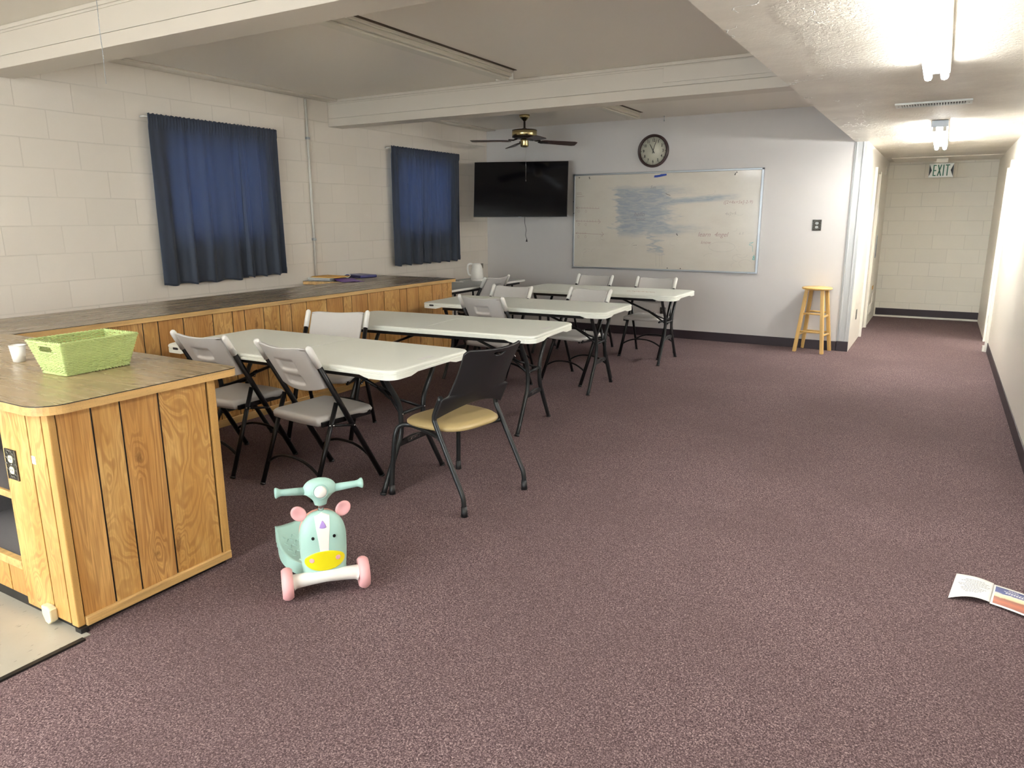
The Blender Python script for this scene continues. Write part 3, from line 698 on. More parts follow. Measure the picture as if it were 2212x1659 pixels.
# ------------------------------------------------------------------ folding tables
TH = .737
def make_table():
    t = thing('folding_table', '', 'table')
    Lx, W = 1.83, .76      # local: x 0..-1.83 from right end, y 0..0.76
    def half(x0, x1, cr):
        b = MB(); prof = [(0, 0), (.004, .0), (.010, .004), (.011, .016), (.004, .019), (.004, .022), (.007, .026), (.007, .034)]
        # stacked outline rings
        out = lambda d: rrect(x0 + (d if cr[2] else 0), x1 - (d if cr[0] else 0), d, W - d, .07, 8, cr)
        lev = [(.012, 0), (.004, -.003), (0, -.009), (0, -.019), (.004, -.021), (.004, -.024), (.001, -.026), (.001, -.034)]
        rings = []
        for d, z in lev:
            rings.append([b.b.verts.new((x, y, TH + z)) for x, y in out(d)])
        n = len(rings[0]); b.b.faces.new(rings[0])
        for a, c in zip(rings, rings[1:]):
            for k in range(n): f = b.b.faces.new((a[k], a[(k + 1) % n], c[(k + 1) % n], c[k]))
        b.b.faces.new(rings[-1][::-1])
        # deeper skirts at the corners, shallower along the middle of the sides
        xe = x1 if cr[0] else x0; sg = -1 if cr[0] else 1
        o = out(.001); i_ = out(.016)
        def depth(x, y):
            dx = abs(x - xe); dy = min(y, W - y)
            if dx < .1:
                s = min(1, max(0, (dy - .17) / .05)); return .052 - .014 * s * (1 if dx < .05 else 1)
            s = min(1, max(0, (dx - .17) / .05)); return .052 - .016 * s
        # subdivide the outline
        def dens(P):
            Q = []
            for k in range(len(P)):
                p, q = Vector(P[k]), Vector(P[(k + 1) % len(P)]); m_ = max(1, int((q - p).length / .03))
                for j in range(m_): Q.append(p.lerp(q, j / m_))
            return Q
        Q = dens(o); n = len(Q)
        cen = Vector(((x0 + x1) / 2, W / 2))
        va = [b.b.verts.new((p.x, p.y, TH - .033)) for p in Q]; vb = [b.b.verts.new((p.x, p.y, TH - depth(p.x, p.y))) for p in Q]
        IN = [p + (Vector((max(x0 + .02, min(x1 - .02, p.x)), max(.02, min(W - .02, p.y)))) - p) * .9 for p in Q]
        vc = [b.b.verts.new((p.x, p.y, TH - depth(q.x, q.y))) for p, q in zip(IN, Q)]
        for k in range(n):
            k2 = (k + 1) % n
            b.b.faces.new((va[k], va[k2], vb[k2], vb[k])); b.b.faces.new((vb[k], vb[k2], vc[k2], vc[k]))
        return b
    b1 = half(-.914, 0, (1, 1, 0, 0)); o1 = b1.build('tabletop_half', M['tabletop'], t)
    b2 = half(-1.83, -.916, (0, 0, 1, 1)); o2 = b2.build('tabletop_half', M['tabletop'], t)
    b = MB(); b.box(-.9165, -.9135, .01, W - .01, TH - .012, TH + .0006); b.build('hinge_seam', M['cap'], t)
    for xx in (-.06,):
        b = MB(); b.prism(rrect(-.02, .02, -.06, .06, .006), 0, .0009, Matrix.Translation((-.075, .40, TH - .0002))); b.build('moulded_mark', M['cap'], t)
    for y in (.055, W - .055):
        b = MB(); b.box(-1.62, -.21, y - .012, y + .012, TH - .066, TH - .034, .003); b.build('side_rail', M['blackmetal'], t)
    for s, xl in ((1, -.17), (-1, -1.66)):
        fr = MB()
        yc = W / 2
        for q in (-1, 1):
            path = spline([(xl, yc + q * .24, TH - .045), (xl, yc + q * .215, .63), (xl, yc + q * .125, .50), (xl, yc + q * .105, .40), (xl, yc + q * .115, .30), (xl, yc + q * .16, .22), (xl, yc + q * .29, .0)], 5)
            path = path[:-1] + [Vector((xl, yc + q * .29, .001))]
            lg = MB(); lg.tube(path, .0148, 12); lg = lg.build('leg', M['greymetal'], t)
            ft = MB(); ft.tube([(xl, yc + q * .286, .012), (xl, yc + q * .291, 0)], .017, 12); ft.build('foot_cap', M['blackplastic'], lg)
        b = MB(); b.tube([(xl, yc - .107, .425), (xl, yc + .107, .425)], .010, 10); b.build('crossbar', M['greymetal'], t)
        b = MB(); b.tube([(xl, yc - .24, TH - .05), (xl, yc + .24, TH - .05)], .012, 10); b.build('hinge_bar', M['greymetal'], t)
        # pressed plate with the maker's mark
        b = MB(); P = [(-.125, -.022), (.125, -.022), (.128, .0), (.09, .012), (0, .020), (-.09, .012), (-.128, 0)]
        b.prism(P, -.006, .006, Matrix.Translation((xl, yc, .262)) @ Matrix.Rotation(R(90), 4, 'Z') @ Matrix.Rotation(R(90), 4, 'X'), .002)
        pl = b.build('brace_plate', M['greymetal'], t)
        if s > 0:
            Mx = Matrix.Translation((xl + .0065, yc, .261)) @ Matrix.Rotation(R(90), 4, 'Z') @ Matrix.Rotation(R(90), 4, 'X')
            text('LIFETIME', .021, 'lettering', M['chrome'], pl, Mx, .0004)
            b = MB(); b.tube([Vector((xl + .0065, yc + x * 1.0, .261 + z)) for x, z in [(px, py) for px, py in rrect(-.056, .056, -.011, .011, .008)]] + [Vector((xl + .0065, yc + .048, .25))], .0009, 5); b.build('mark_border', M['chrome'], pl)
        # folding brace
        mid = Vector((xl - s * .19, yc, .545))
        b = MB()
        b.tube([(xl - s * .62, yc, TH - .06), (xl - s * .2, yc, .515)], .0105, 8)
        for q in (-1, 1): b.tube([(xl - s * .24, yc + q * .012, .535), (xl - s * .13, yc + q * .02, .475), (xl - s * .0, yc + q * .1, .42)], .0085, 8)
        br = b.build('brace', M['blackmetal'], t)
        b = MB(); b.tube([Vector((xl - s * .17 + .012 * math.cos(a), yc + .024, .50 + .02 * math.sin(a))) for a in [k / 12 * 2 * PI for k in range(13)]], .0028, 6); b.build('lock_ring', M['chrome'], br)
        for q in (-1, 1):
            b = MB(); b.lathe([(0, .003), (.004, .002), (.005, 0)], 8, Matrix.Translation((xl + .0145, yc + q * .105, .425)) @ Matrix.Rotation(R(90), 4, 'Y')); b.build('rivet', M['chrome'], t)
    b = MB(); b.prism(rrect(-.024, .024, -.0075, .0075, .006), 0, .002, Matrix.Translation((-1.715, .0018, TH - .022)) @ Matrix.Rotation(R(90), 4, 'X')); bd = b.build('badge', M['blackplastic'], t)
    return t
TABS = [(-2.3707, 2.8409, .96, 'folding table nearest the camera, beside the black chair with tan seat'),
        (-2.2714, 4.1944, 4.82, 'second folding table from the camera, slightly askew'),
        (-2.3436, 5.5486, 2.65, 'third folding table from the camera, between two rows of chairs'),
        (-2.2449, 7.0744, .09, 'farthest folding table, with faint red marks, below the whiteboard')]
proto = make_table()
for i, (x, y, a, lab) in enumerate(TABS):
    o = proto if i == 0 else copy_tree(proto)
    o.location = (x, y, 0); o.rotation_euler = (0, 0, R(a)); tag(o, 'White plastic-topped ' + lab, 'table', 'white folding tables in rows')
    if i == 3:
        b = MB()
        for k in range(7):
            x0 = -.62 + k * .045; b.tube(spline([(x0, .30 + .03 * math.sin(k * 2), TH + .0006), (x0 + .03, .34 - .02 * math.cos(k), TH + .0006), (x0 + .05, .28, TH + .0006)], 4), .0012, 4)
        b.build('red_scribble', plain('red_scribble_ink', (206, 170, 156), .5), o)
# side table by the block wall
st = thing('folding_table', 'Light grey side table against the block wall, carrying the white kettle', 'table', (-4.98, 7.4, 0))
b = MB(); b.prism(rrect(-.37, .37, -.86, .84, .02), TH - .03, TH, None, .004); b.build('tabletop', plain('grey_laminate', (176, 178, 174), .4, 0, .05, 40), st)
b = MB(); b.tube([(x, y, TH - .016) for x, y in rrect(-.372, .372, -.862, .842, .02)] + [(.352, -.862, TH - .016)], .0145, 6); b.build('edge_band', M['cap'], st)
for sy in (-1, 1):
    for sx in (-1, 1):
        b = MB(); b.tube([(sx * .30, sy * .64, TH - .03), (sx * .30, sy * .66, 0)], .0125, 10); b.build('leg', M['blackmetal'], st)
    b = MB(); b.tube([(-.30, sy * .655, .2), (.30, sy * .655, .2)], .009, 8); b.tube([(0, sy * .64, TH - .04), (0, sy * .25, TH - .04)], .009, 8); b.build('stretcher', M['blackmetal'], st)
b = MB(); b.box(-.33, .33, -.8, .78, TH - .06, TH - .031); b.build('apron', M['blackmetal'], st)

# ------------------------------------------------------------------ folding chairs (faces +y)
def make_chair():
    t = thing('folding_chair', '', 'chair')
    h, bb_, a, wf, wr, wt = .85, .225, .255, .227, .228, .226
    ry = lambda z: a - (a + bb_) * z / h
    rail = {}
    for s in (-1, 1):
        b = MB(); b.tube([(s * wf, a, 0.004), (s * wt, ry(h - .006), h - .006)], .0155, 12); rl = b.build('side_rail', M['blackmetal'], t); rail[s] = rl
        b = MB(); z0 = h - .115; b.tube([(s * wt, ry(z0), z0), (s * wt, ry(h - .012), h - .012), (s * wt, ry(h - .003), h - .003), (s * wt, ry(h + .003), h + .003)], [.0185, .0185, .0155, .008], 12); b.build('rail_cap', M['cap'], rl)
        b = MB(); b.tube([(s * wf, a - .005, .012), (s * wf, a + .001, 0)], .0175, 10); b.build('foot_cap', M['blackplastic'], rl)
        zj = .535; b = MB(); b.tube([(s * wr, -a, 0.004), (s * (wf + .0), ry(zj) - .012, zj - .018)], .0135, 12); lg = b.build('rear_leg', M['blackmetal'], t)
        b = MB(); b.tube([(s * wr, -a + .003, .012), (s * wr, -a - .001, 0)], .016, 10); b.build('foot_cap', M['blackplastic'], lg)
        b = MB(); x = s * (wf + .018); b.tube([(x, -.105, .40), (x, ry(.375), .37)], .0075, 8); b.build('link', M['blackmetal'], t)
        b = MB(); x = s * .203; b.box(x - .008, x + .008, -.15, .205, .392, .42, .003); b.build('seat_bracket', M['blackmetal'], t)
        for yy, zz in ((-.105, .40), (ry(.375), .37), (-.13, .405)):
            b = MB(); b.lathe([(0, .004), (.004, .003), (.0055, 0)], 8, Matrix.Translation((s * (wf + .024), yy, zz)) @ Matrix.Rotation(R(90 * s), 4, 'Y')); b.build('rivet', M['chrome'], t)
    for yf, z0, r in ((lambda z: ry(z), .13, 1), (lambda z: -a + (.0 + a - .055) * z / .52, .13, -1)):
        b = MB(); pts = []
        for k in range(15):
            u = k / 14 * 2 - 1; z = z0 + .068 * (1 - abs(u) ** 2.4); pts.append((u * (wf - .004), yf(z0) * 1.0, z))
        b.tube(pts, .0085, 8); b.build('stretcher', M['blackmetal'], t)
    # seat: closed moulded slab
    def outline(v):    # v 0 rear..1 front -> half width
        return .199 + .016 * math.sin(v * PI * .5) - .010 * max(0, (v - .85) / .15) ** 2 * 2
    def ztop(u, v):
        dish = -.010 * (1 - u * u) * math.sin(min(1, v * 1.05) * PI); edge = 0
        e = max(abs(u) - .88, 0) / .12; f = max(v - .9, 0) / .1; g = max(.08 - v, 0) / .08
        return .449 + dish - .012 * (e ** 2) - .016 * f ** 2 - .006 * g ** 2
    def yy(u, v): return -.168 + .40 * v + (.022 * (1 - u * u) if v > .5 else 0) * (v - .5) * 2 - (.012 * (1 - u * u) * (1 - v * 2) if v < .5 else 0)
    b = MB(); NU, NV = 22, 22
    A = b.grid(lambda u, v: ((u * 2 - 1) * outline(v), yy(u * 2 - 1, v), ztop(u * 2 - 1, v)), NU, NV)
    Bm = b.grid(lambda u, v: ((u * 2 - 1) * outline(v) * .985, yy(u * 2 - 1, v) * .985, (.398 if v < .12 else .41)), NU, NV)
    def stitch(A, Bm, NU, NV, b):
        for i in range(NU):
            for j in (0, NV): f = b.b.faces.new((A[i][j], A[i + 1][j], Bm[i + 1][j], Bm[i][j])); f.smooth = True
        for j in range(NV):
            for i in (0, NU): f = b.b.faces.new((A[i][j], A[i][j + 1], Bm[i][j + 1], Bm[i][j])); f.smooth = True
    stitch(A, Bm, NU, NV, b); b.build('seat', M['chairplastic'], t)
    # backrest: moulded curved slab, two pressed grips and an oval mark in its rear face
    z0, z1 = .60, h + .000
    def ss(x): x = max(0, min(1, x)); return x * x * (3 - 2 * x)
    def box_mask(u, v, cu, cv, hu, hv, e):
        return ss((hu - abs(u - cu)) / e + .5) * ss((hv - abs(v - cv)) / (e * .9) + .5)
    def surf(u, v, th, rear):
        s = u * 2 - 1
        z = z0 + (z1 - z0) * v
        sag = (1 - s * s)
        z += -.018 * sag * v - .030 * sag * (1 - v) - (.012 * abs(s) ** 6 if v > .95 else 0)
        hw = .196 - .006 * (1 - v)
        y = ry(z) - .034 * sag + .006
        y += -th if rear else 0
        if rear:
            m1 = box_mask(s, v, 0, .60, .37, .115, .09); m2 = box_mask(s, v, 0, .26, .37, .105, .09)
            y += .017 * max(m1, m2)
            d = math.hypot(s / .17, (v - .85) / .065); y -= .0016 * math.exp(-((d - 1) / .22) ** 2)
            edge = max(0, (abs(s) - .9) / .1); y += .004 * edge ** 2
        return (s * hw, y, z)
    b = MB(); NU, NV = 60, 44
    A = b.grid(lambda u, v: surf(u, v, 0, False), NU, NV); Bm = b.grid(lambda u, v: surf(u, v, .022, True), NU, NV)
    stitch(A, Bm, NU, NV, b); b.build('backrest', M['chairplastic'], t)
    return t
CH = [(-3.008, 2.941, -6.0, 'grey folding chair with its back to the camera at the nearest table, nearer the toy'),
      (-3.735, 2.944, 1.5, 'grey folding chair with its back to the camera, partly behind the panelled counter end'),
      (-3.682, 3.727, 202.1, 'grey folding chair turned toward the camera on the far side of the nearest table'),
      (-3.383, 5.524 - .02, -2.3, 'grey folding chair with its back to the camera, between the second and third tables'),
      (-3.675, 6.08, 176.1, 'grey folding chair behind the third table, left of its pair, facing the camera'),
      (-2.893, 6.185, 169.6, 'grey folding chair behind the third table near its free end, facing the camera'),
      (-3.524, 7.763, 173.5, 'grey folding chair behind the farthest table, left one under the whiteboard'),
      (-2.742, 7.734, 178.2, 'grey folding chair behind the farthest table, right one under the whiteboard'),
      (-4.63, 7.257, 84.2, 'grey folding chair drawn up sideways to the side table with the kettle')]
cp = make_chair()
for i, (x, y, a, lab) in enumerate(CH):
    o = cp if i == 0 else copy_tree(cp)
    o.location = (x, y, 0); o.rotation_euler = (0, 0, R(a)); tag(o, lab, 'chair', 'grey folding chairs at the tables')

# ------------------------------------------------------------------ black guest chair (faces +y locally)
g = thing('guest_chair', 'black plastic-backed chair with tan padded seat, turned to the end of the nearest table', 'chair', (-2.207, 3.192, 0), R(81))
for s in (-1, 1):
    b = MB(); path = spline([(s * .243, -.112, .61), (s * .245, -.072, .525), (s * .246, -.064, .49), (s * .247, -.075, .455), (s * .249, -.16, .295), (s * .25, -.243, .14), (s * .25, -.262, .10), (s * .25, -.268, .06), (s * .25, -.268, .035)], 5)
    b.tube(path, .0135, 12); lg = b.build('rear_leg', M['greymetal'], g)
    b = MB(); b.tube([(s * .25, -.268, .055), (s * .25, -.269, .02), (s * .25, -.269, 0)], [.0155, .018, .019], 12); b.build('foot_cap', M['blackplastic'], lg)
    b = MB(); path = spline([(s * .245, -.10, .385), (s * .20, -.04, .375), (s * .185, .06, .385), (s * .19, .17, .40), (s * .225, .225, .395), (s * .252, .24, .34), (s * .266, .255, .15), (s * .27, .262, .03)], 6)
    b.tube(path, .0135, 12); lg = b.build('front_leg', M['greymetal'], g)
    b = MB(); b.tube([(s * .27, .262, .055), (s * .27, .263, .02), (s * .27, .263, 0)], [.0155, .018, .019], 12); b.build('foot_cap', M['blackplastic'], lg)
for yy_, zz_, w_ in ((.06, .385, .185), (.17, .40, .19)): MB().tube([(-w_, yy_, zz_), (w_, yy_, zz_)], .011, 10).build('crossbar', M['blackmetal'], g)
def pad(u, v, bot):
    a = u * 2 * PI; r = v; n = 3.2
    c, s = math.cos(a), math.sin(a)
    k = (abs(c) ** n + abs(s) ** n) ** (-1 / n)
    hx = .235 - .02 * max(0, -s) * r; x = c * k * r * hx; y = .035 + s * k * r * .215
    z = .452 - .006 * (1 - r * r) + (-.022 * max(0, (r - .8) / .2) ** 2) - .01 * max(0, s) ** 3 * r ** 3
    if bot: z = .408 - (.010 * (1 - r)) + .008 * max(0, (r - .85) / .15) ** 2
    return (x, y, z)
b = MB(); A = b.grid(lambda u, v: pad(u, .02 + .98 * v, 0), 48, 12, True); Bq = b.grid(lambda u, v: pad(u, .02 + .98 * v, 1), 48, 6, True)
for i in range(48):
    i2 = (i + 1) % 48
    f = b.b.faces.new((A[i][12], A[i2][12], Bq[i2][6], Bq[i][6])); f.smooth = True
b.b.faces.new([A[i][0] for i in range(48)]); b.b.faces.new([Bq[i][0] for i in range(48)])
b.build('seat', M['tan'], g)
def gback(u, v):
    s = u * 2 - 1
    # outline: top width .44, waist .40, bottom wings .53
    ztop_ = .868 - .010 * (1 - s * s) - .022 * max(0, (abs(s) - .86) / .14) ** 2
    zbot = .555 - .062 * abs(s) ** 1.8
    z = zbot + (ztop_ - zbot) * v
    w = .222 - .014 * math.sin(max(0, min(1, (z - .6) / .26)) * PI) 
    q = max(0, min(1, (.622 - z) / .022)); w += .040 * q * q * (3 - 2 * q)
    y = -.085 - (z - .5) * .50 - .055 * (1 - s * s) * (.5 + .5 * v)
    return (s * w, y, z)
b = MB(); b.grid(gback, 160, 120, skip=lambda u, v: v < .945 and ((u - .5) / .11) ** 2 + ((v - .945) / .075) ** 2 < 1)
bo = b.build('backrest', M['blackplastic'], g)
sm = bo.modifiers.new('t', 'SOLIDIFY'); sm.thickness = .012; sm.offset = 0

# ------------------------------------------------------------------ wooden bar stool
s_ = thing('bar_stool', 'round-topped beech wood bar stool against the grey wall beside the hall corner', 'stool', (-1.158, 8.858, 0), R(-9))
SH = .735
b = MB(); b.lathe([(0, SH - .03), (.135, SH - .03), (.155, SH - .026), (.163, SH - .016), (.161, SH - .006), (.15, SH), (0, SH)], 40); b.build('seat', M['beech'], s_)
legs = {}
for sx in (-1, 1):
    for sy in (-1, 1):
        b = MB(); t0 = Vector((sx * .085, sy * .085, SH - .028)); t1 = Vector((sx * .152, sy * .145, 0))
        w = .0185
        vs = []
        for P_ in (t1, t0):
            vs.append([b.b.verts.new(P_ + Vector((dx * w, dy * w, 0))) for dx, dy in ((-1, -1), (1, -1), (1, 1), (-1, 1))])
        b.b.faces.new(vs[0][::-1]); b.b.faces.new(vs[1])
        for k in range(4): b.b.faces.new((vs[0][k], vs[0][(k + 1) % 4], vs[1][(k + 1) % 4], vs[1][k]))
        bmesh.ops.bevel(b.b, geom=b.b.edges[:], offset=.004, segments=2, affect='EDGES')
        b.build('leg', M['beech'], s_)
def lp(sx, sy, z):
    f = z / (SH - .028); return Vector((sx * (.152 + (.085 - .152) * f), sy * (.145 + (.085 - .145) * f), z))
for zz, a, c in ((.235, (-1, -1), (1, -1)), (.215, (-1, 1), (1, 1)), (.195, (-1, -1), (-1, 1)), (.20, (1, -1), (1, 1)), (.44, (-1, -1), (1, -1)), (.445, (-1, 1), (1, 1)), (.42, (-1, -1), (-1, 1)), (.41, (1, -1), (1, 1))):
    b = MB(); b.tube([lp(*a, zz), lp(*c, zz)], .011, 10); b.build('rung', M['beech'], s_)

# ------------------------------------------------------------------ ride-on scooter toy (faces -y locally)
ty = thing('toy_scooter', 'mint green ride-on toy scooter with animal face, pink wheels and handlebar', 'toy', (-2.09, 2.015, 0), R(50))
FX = R(-4)
axle_c = Vector((0, -.07, 0))
for s in (-1, 1):
    b = MB(); b.lathe([(0, -.018), (.035, -.02), (.056, -.022), (.064, -.012), (.067, 0), (.064, .012), (.056, .022), (.035, .02), (0, .018)], 36, Matrix.Translation((s * .152, -.07, .067)) @ Matrix.Rotation(R(90), 4, 'Y'))
    w = b.build('wheel', M['pink'], ty)
    b = MB(); b.tube([(s * .130, -.07, .067), (s * .1745, -.07, .067)], .020, 16); b.build('hub', M['white'], w)
b = MB(); b.tube(spline([(-.132, -.07, .070), (-.115, -.07, .073), (-.07, -.075, .078), (-.03, -.082, .082), (0, -.086, .084), (.03, -.082, .082), (.07, -.075, .078), (.115, -.07, .073), (.132, -.07, .070)], 5), [.034 - .010 * (1 - abs(i / 20 - 1)) ** .5 if True else 0 for i in range(41)], 16)
b.build('front_axle', M['white'], ty)
# body dome
BZ0, BZ1 = .072, .352
bodyR = Matrix.Rotation(R(-3), 4, 'Z')
def bw(v):
    if v < .55: return .084 + .010 * math.sin(v / .55 * PI / 2)
    q = (v - .55) / .45; return .094 * (1 - q ** 2.5) ** .5 if q < 1 else 0
def bd(v):
    if v < .1: return .040 + .012 * (v / .1)
    q = max(0, (v - .35) / .65); return .052 * max(0, 1 - q ** 2.6) ** .5
def body(u, v, g=0):
    a = u * 2 * PI; n = 2.5; c, s = math.cos(a), math.sin(a); k = (abs(c) ** n + abs(s) ** n) ** (-1 / n)
    v2 = v ** .9
    lean = .0
    return Vector((c * k * (bw(v2) + g), -.035 + s * k * (bd(v2) + g) + lean, BZ0 + (BZ1 - BZ0) * v2))
b = MB(); V = b.grid(lambda u, v: body(u, v * .9985), 56, 36, True); b.b.faces.new([V[i][0] for i in range(56)]); b.b.faces.new([V[i][36] for i in range(56)])
b.build('body', M['mint'], ty)
def front_y(x, z):       # front surface of the body at x, z
    v = max(0, min(.999, (z - BZ0) / (BZ1 - BZ0))); W_, D_ = bw(v), bd(v)
    q = min(1, abs(x) / max(W_, 1e-5)); return -.035 - D_ * max(0, 1 - q ** 2.5) ** (1 / 2.5)
def patch(name, fn, mat, lift=.0012, nr=8, na=40, center=(0, 0)):
    b = MB()
    def f(u, v):
        px, pz = fn(u * 2 * PI); x = center[0] + (px - center[0]) * v; z = center[1] + (pz - center[1]) * v
        return Vector((x, front_y(x, z) - lift, z))
    V = b.grid(lambda u, v: f(u, max(v, .001)), na, nr, True)
    W_ = [[b.b.verts.new(V[i][nr].co + Vector((0, lift * 1.6, 0)))] for i in range(na)]
    for i in range(na): b.b.faces.new((V[i][nr], V[(i + 1) % na][nr], W_[(i + 1) % na][0], W_[i][0]))
    return b.build(name, mat, ty)
def poly_fn(P):
    def f(a):
        t = (a / (2 * PI) * len(P)) % len(P); k = int(t); q = t - k; p, r = P[k], P[(k + 1) % len(P)]
        return (p[0] + (r[0] - p[0]) * q, p[1] + (r[1] - p[1]) * q)
    return f
patch('stripe', poly_fn([(-.030, .336), (0, .3475), (.030, .336), (.027, .29), (.020, .23), (.016, .18), (-.016, .18), (-.020, .23), (-.027, .29)]), M['white'], .001, 14, 72, (0, .27))
patch('muzzle', lambda a: (.080 * math.copysign(abs(math.cos(a)) ** .85, math.cos(a)), .152 + (.042 - .006 * math.cos(a) ** 2) * math.copysign(abs(math.sin(a)) ** .9, math.sin(a))), M['yellow'], .0022, 12, 60, (0, .152))
patch('horn_mark', poly_fn([(-.014, .292), (-.010, .304), (-.002, .318), (.002, .318), (.010, .304), (.014, .292), (.006, .289), (-.006, .289)]), M['purple'], .0022, 5, 32, (0, .30))
for s in (-1, 1):
    patch('eye', lambda a, s=s: (s * .042 + .0062 * math.cos(a), .252 + .0066 * math.sin(a)), M['black'], .002, 4, 24, (s * .042, .252))
    patch('nostril', lambda a, s=s: (s * .052 + .010 * math.cos(a), .158 + .010 * math.sin(a)), M['pink'], .0032, 4, 24, (s * .052, .158))
    b = MB(); b2 = bmesh.new(); bmesh.ops.create_uvsphere(b2, u_segments=20, v_segments=14, radius=1)
    for f in b2.faces: f.smooth = True
    for v in b2.verts:
        if v.co.y < -.2: v.co.y = -.2 - (v.co.y + .2) * -.25 + .35 * max(0, 1 - (v.co.x ** 2 + v.co.z ** 2) * 2)
    b.merge(b2, Matrix.Translation((s * .088, -.03, .345)) @ Matrix.Rotation(R(s * 38), 4, 'Y') @ Matrix.Diagonal((.029, .014, .035, 1))); b.build('ear', M['pink'], ty)
b = MB(); V = b.grid(lambda u, v: Vector((0, .062, 0)) + Vector((body(u, v * .9985, -.004).x, body(u, v * .9985, -.004).y * .72, BZ0 + (body(u, v * .9985, -.004).z - BZ0) * .93)), 48, 28, True)
b.b.faces.new([V[i][0] for i in range(48)]); b.b.faces.new([V[i][28] for i in range(48)]); b.build('back_shell', plain('peach_pink_plastic', (236, 176, 156), .5), ty)
# lower skirt
b = MB(); b.lathe([(0, .045), (.07, .05), (.0895, .075), (.088, .095), (0, .096)], 36, Matrix.Translation((0, -.03, 0)) @ Matrix.Diagonal((1, .60, 1, 1))); b.build('skirt', M['mint2'], ty)
# stem, head, handlebar
b = MB(); b.tube([(0, -.03, .34), (0, -.032, .395)], .0125, 16); b.build('stem', M['chrome'], ty)
b = MB()
def head(u, v):
    a = u * 2 * PI; z = v
    if v < .45: w = .024 + .012 * (v / .45) + .026 * (max(0, (v - .12) / .33)) ** 1.6; d = .022 + .016 * v / .45
    else: q = (v - .45) / .55; w = .067 * max(0, 1 - max(0, (q - .15) / .85) ** 2.3) ** .5; d = .038 * max(0, 1 - q ** 2.6) ** .5
    return Vector((math.cos(a) * w, -.034 + math.sin(a) * d, .378 + .112 * v))
V = b.grid(lambda u, v: head(u, v * .995), 40, 24, True); b.b.faces.new([V[i][0] for i in range(40)]); b.b.faces.new([V[i][24] for i in range(40)])
hd = b.build('steering_head', M['mint'], ty)
b = MB(); b.lathe([(0, .014), (.018, .012), (.024, .007), (.0255, 0), (.0255, -.02), (0, -.02)], 32, Matrix.Translation((0, -.067, .441)) @ Matrix.Rotation(R(80), 4, 'X')); b.build('button', M['white'], hd)
b = MB(); b.lathe([(.0255, .004), (.0295, .006), (.0315, .002), (.031, -.02), (.0255, -.02)], 32, Matrix.Translation((0, -.067, .441)) @ Matrix.Rotation(R(80), 4, 'X')); b.build('button_ring', M['mint2'], hd)
for s in (-1, 1):
    b = MB(); b.tube([(s * .055, -.034, .440), (s * .145, -.03, .444), (s * .152, -.03, .4445), (s * .158, -.03, .4445), (s * .163, -.03, .445), (s * .168, -.03, .445), (s * .172, -.03, .445), (s * .1745, -.03, .445)], [.0165, .0135, .0142, .0165, .0198, .0218, .0205, .013], 24)
    b.build('grip', M['mint2'], hd)
# deck and rear
dk = MB()
def deck(u, v, bot):
    y = .03 + .27 * v; w = (.07 + .035 * math.sin(min(1, v * 1.15) * PI)) * (1 if v < .93 else .85)
    z = .10 + .085 * v ** 1.4
    s = u * 2 - 1
    return (s * w, y, (z if not bot else .045 + .07 * v) + (.006 * abs(s) ** 4 if not bot else 0))
A = dk.grid(lambda u, v: deck(u, v, 0), 16, 20); Bq = dk.grid(lambda u, v: deck(u, v, 1), 16, 20)
for i in range(16):
    for j in (0, 20): dk.b.faces.new((A[i][j], A[i + 1][j], Bq[i + 1][j], Bq[i][j]))
for j in range(20):
    for i in (0, 16): dk.b.faces.new((A[i][j], A[i][j + 1], Bq[i][j + 1], Bq[i][j]))
dkk = MB(); 
tail = bpy.data.objects.new('tail', None)
bpy.data.objects.remove(tail)
dko = dk.build('deck', M['mint'], ty); dko.rotation_euler = (0, 0, R(25))
b = MB()
for i in range(9):
    for j in range(5):
        v = .15 + .07 * i; s = -.6 + .3 * j; p = deck((s + 1) / 2, v, 0); q = deck((s + .12 * (1 if (i + j) % 2 else -1) + 1) / 2, v + .05, 0)
        b.tube([(p[0], p[1], p[2] + .001), (q[0], q[1], q[2] + .001)], .0022, 5)
gr = b.build('tread', M['mint2'], dko)
b = MB(); b.lathe([(0, -.016), (.04, -.018), (.048, -.008), (.05, 0), (.048, .008), (.04, .018), (0, .016)], 28, Matrix.Translation((-.06, .262, .05)) @ Matrix.Rotation(R(90), 4, 'Y')); b.build('rear_wheel', M['pink'], ty)
b = MB(); b.tube([(-.085, .262, .05), (-.035, .262, .05)], .01, 10); b.tube([(-.06, .262, .05), (-.062, .262, .09)], .01, 10); b.build('rear_axle', M['white'], ty)

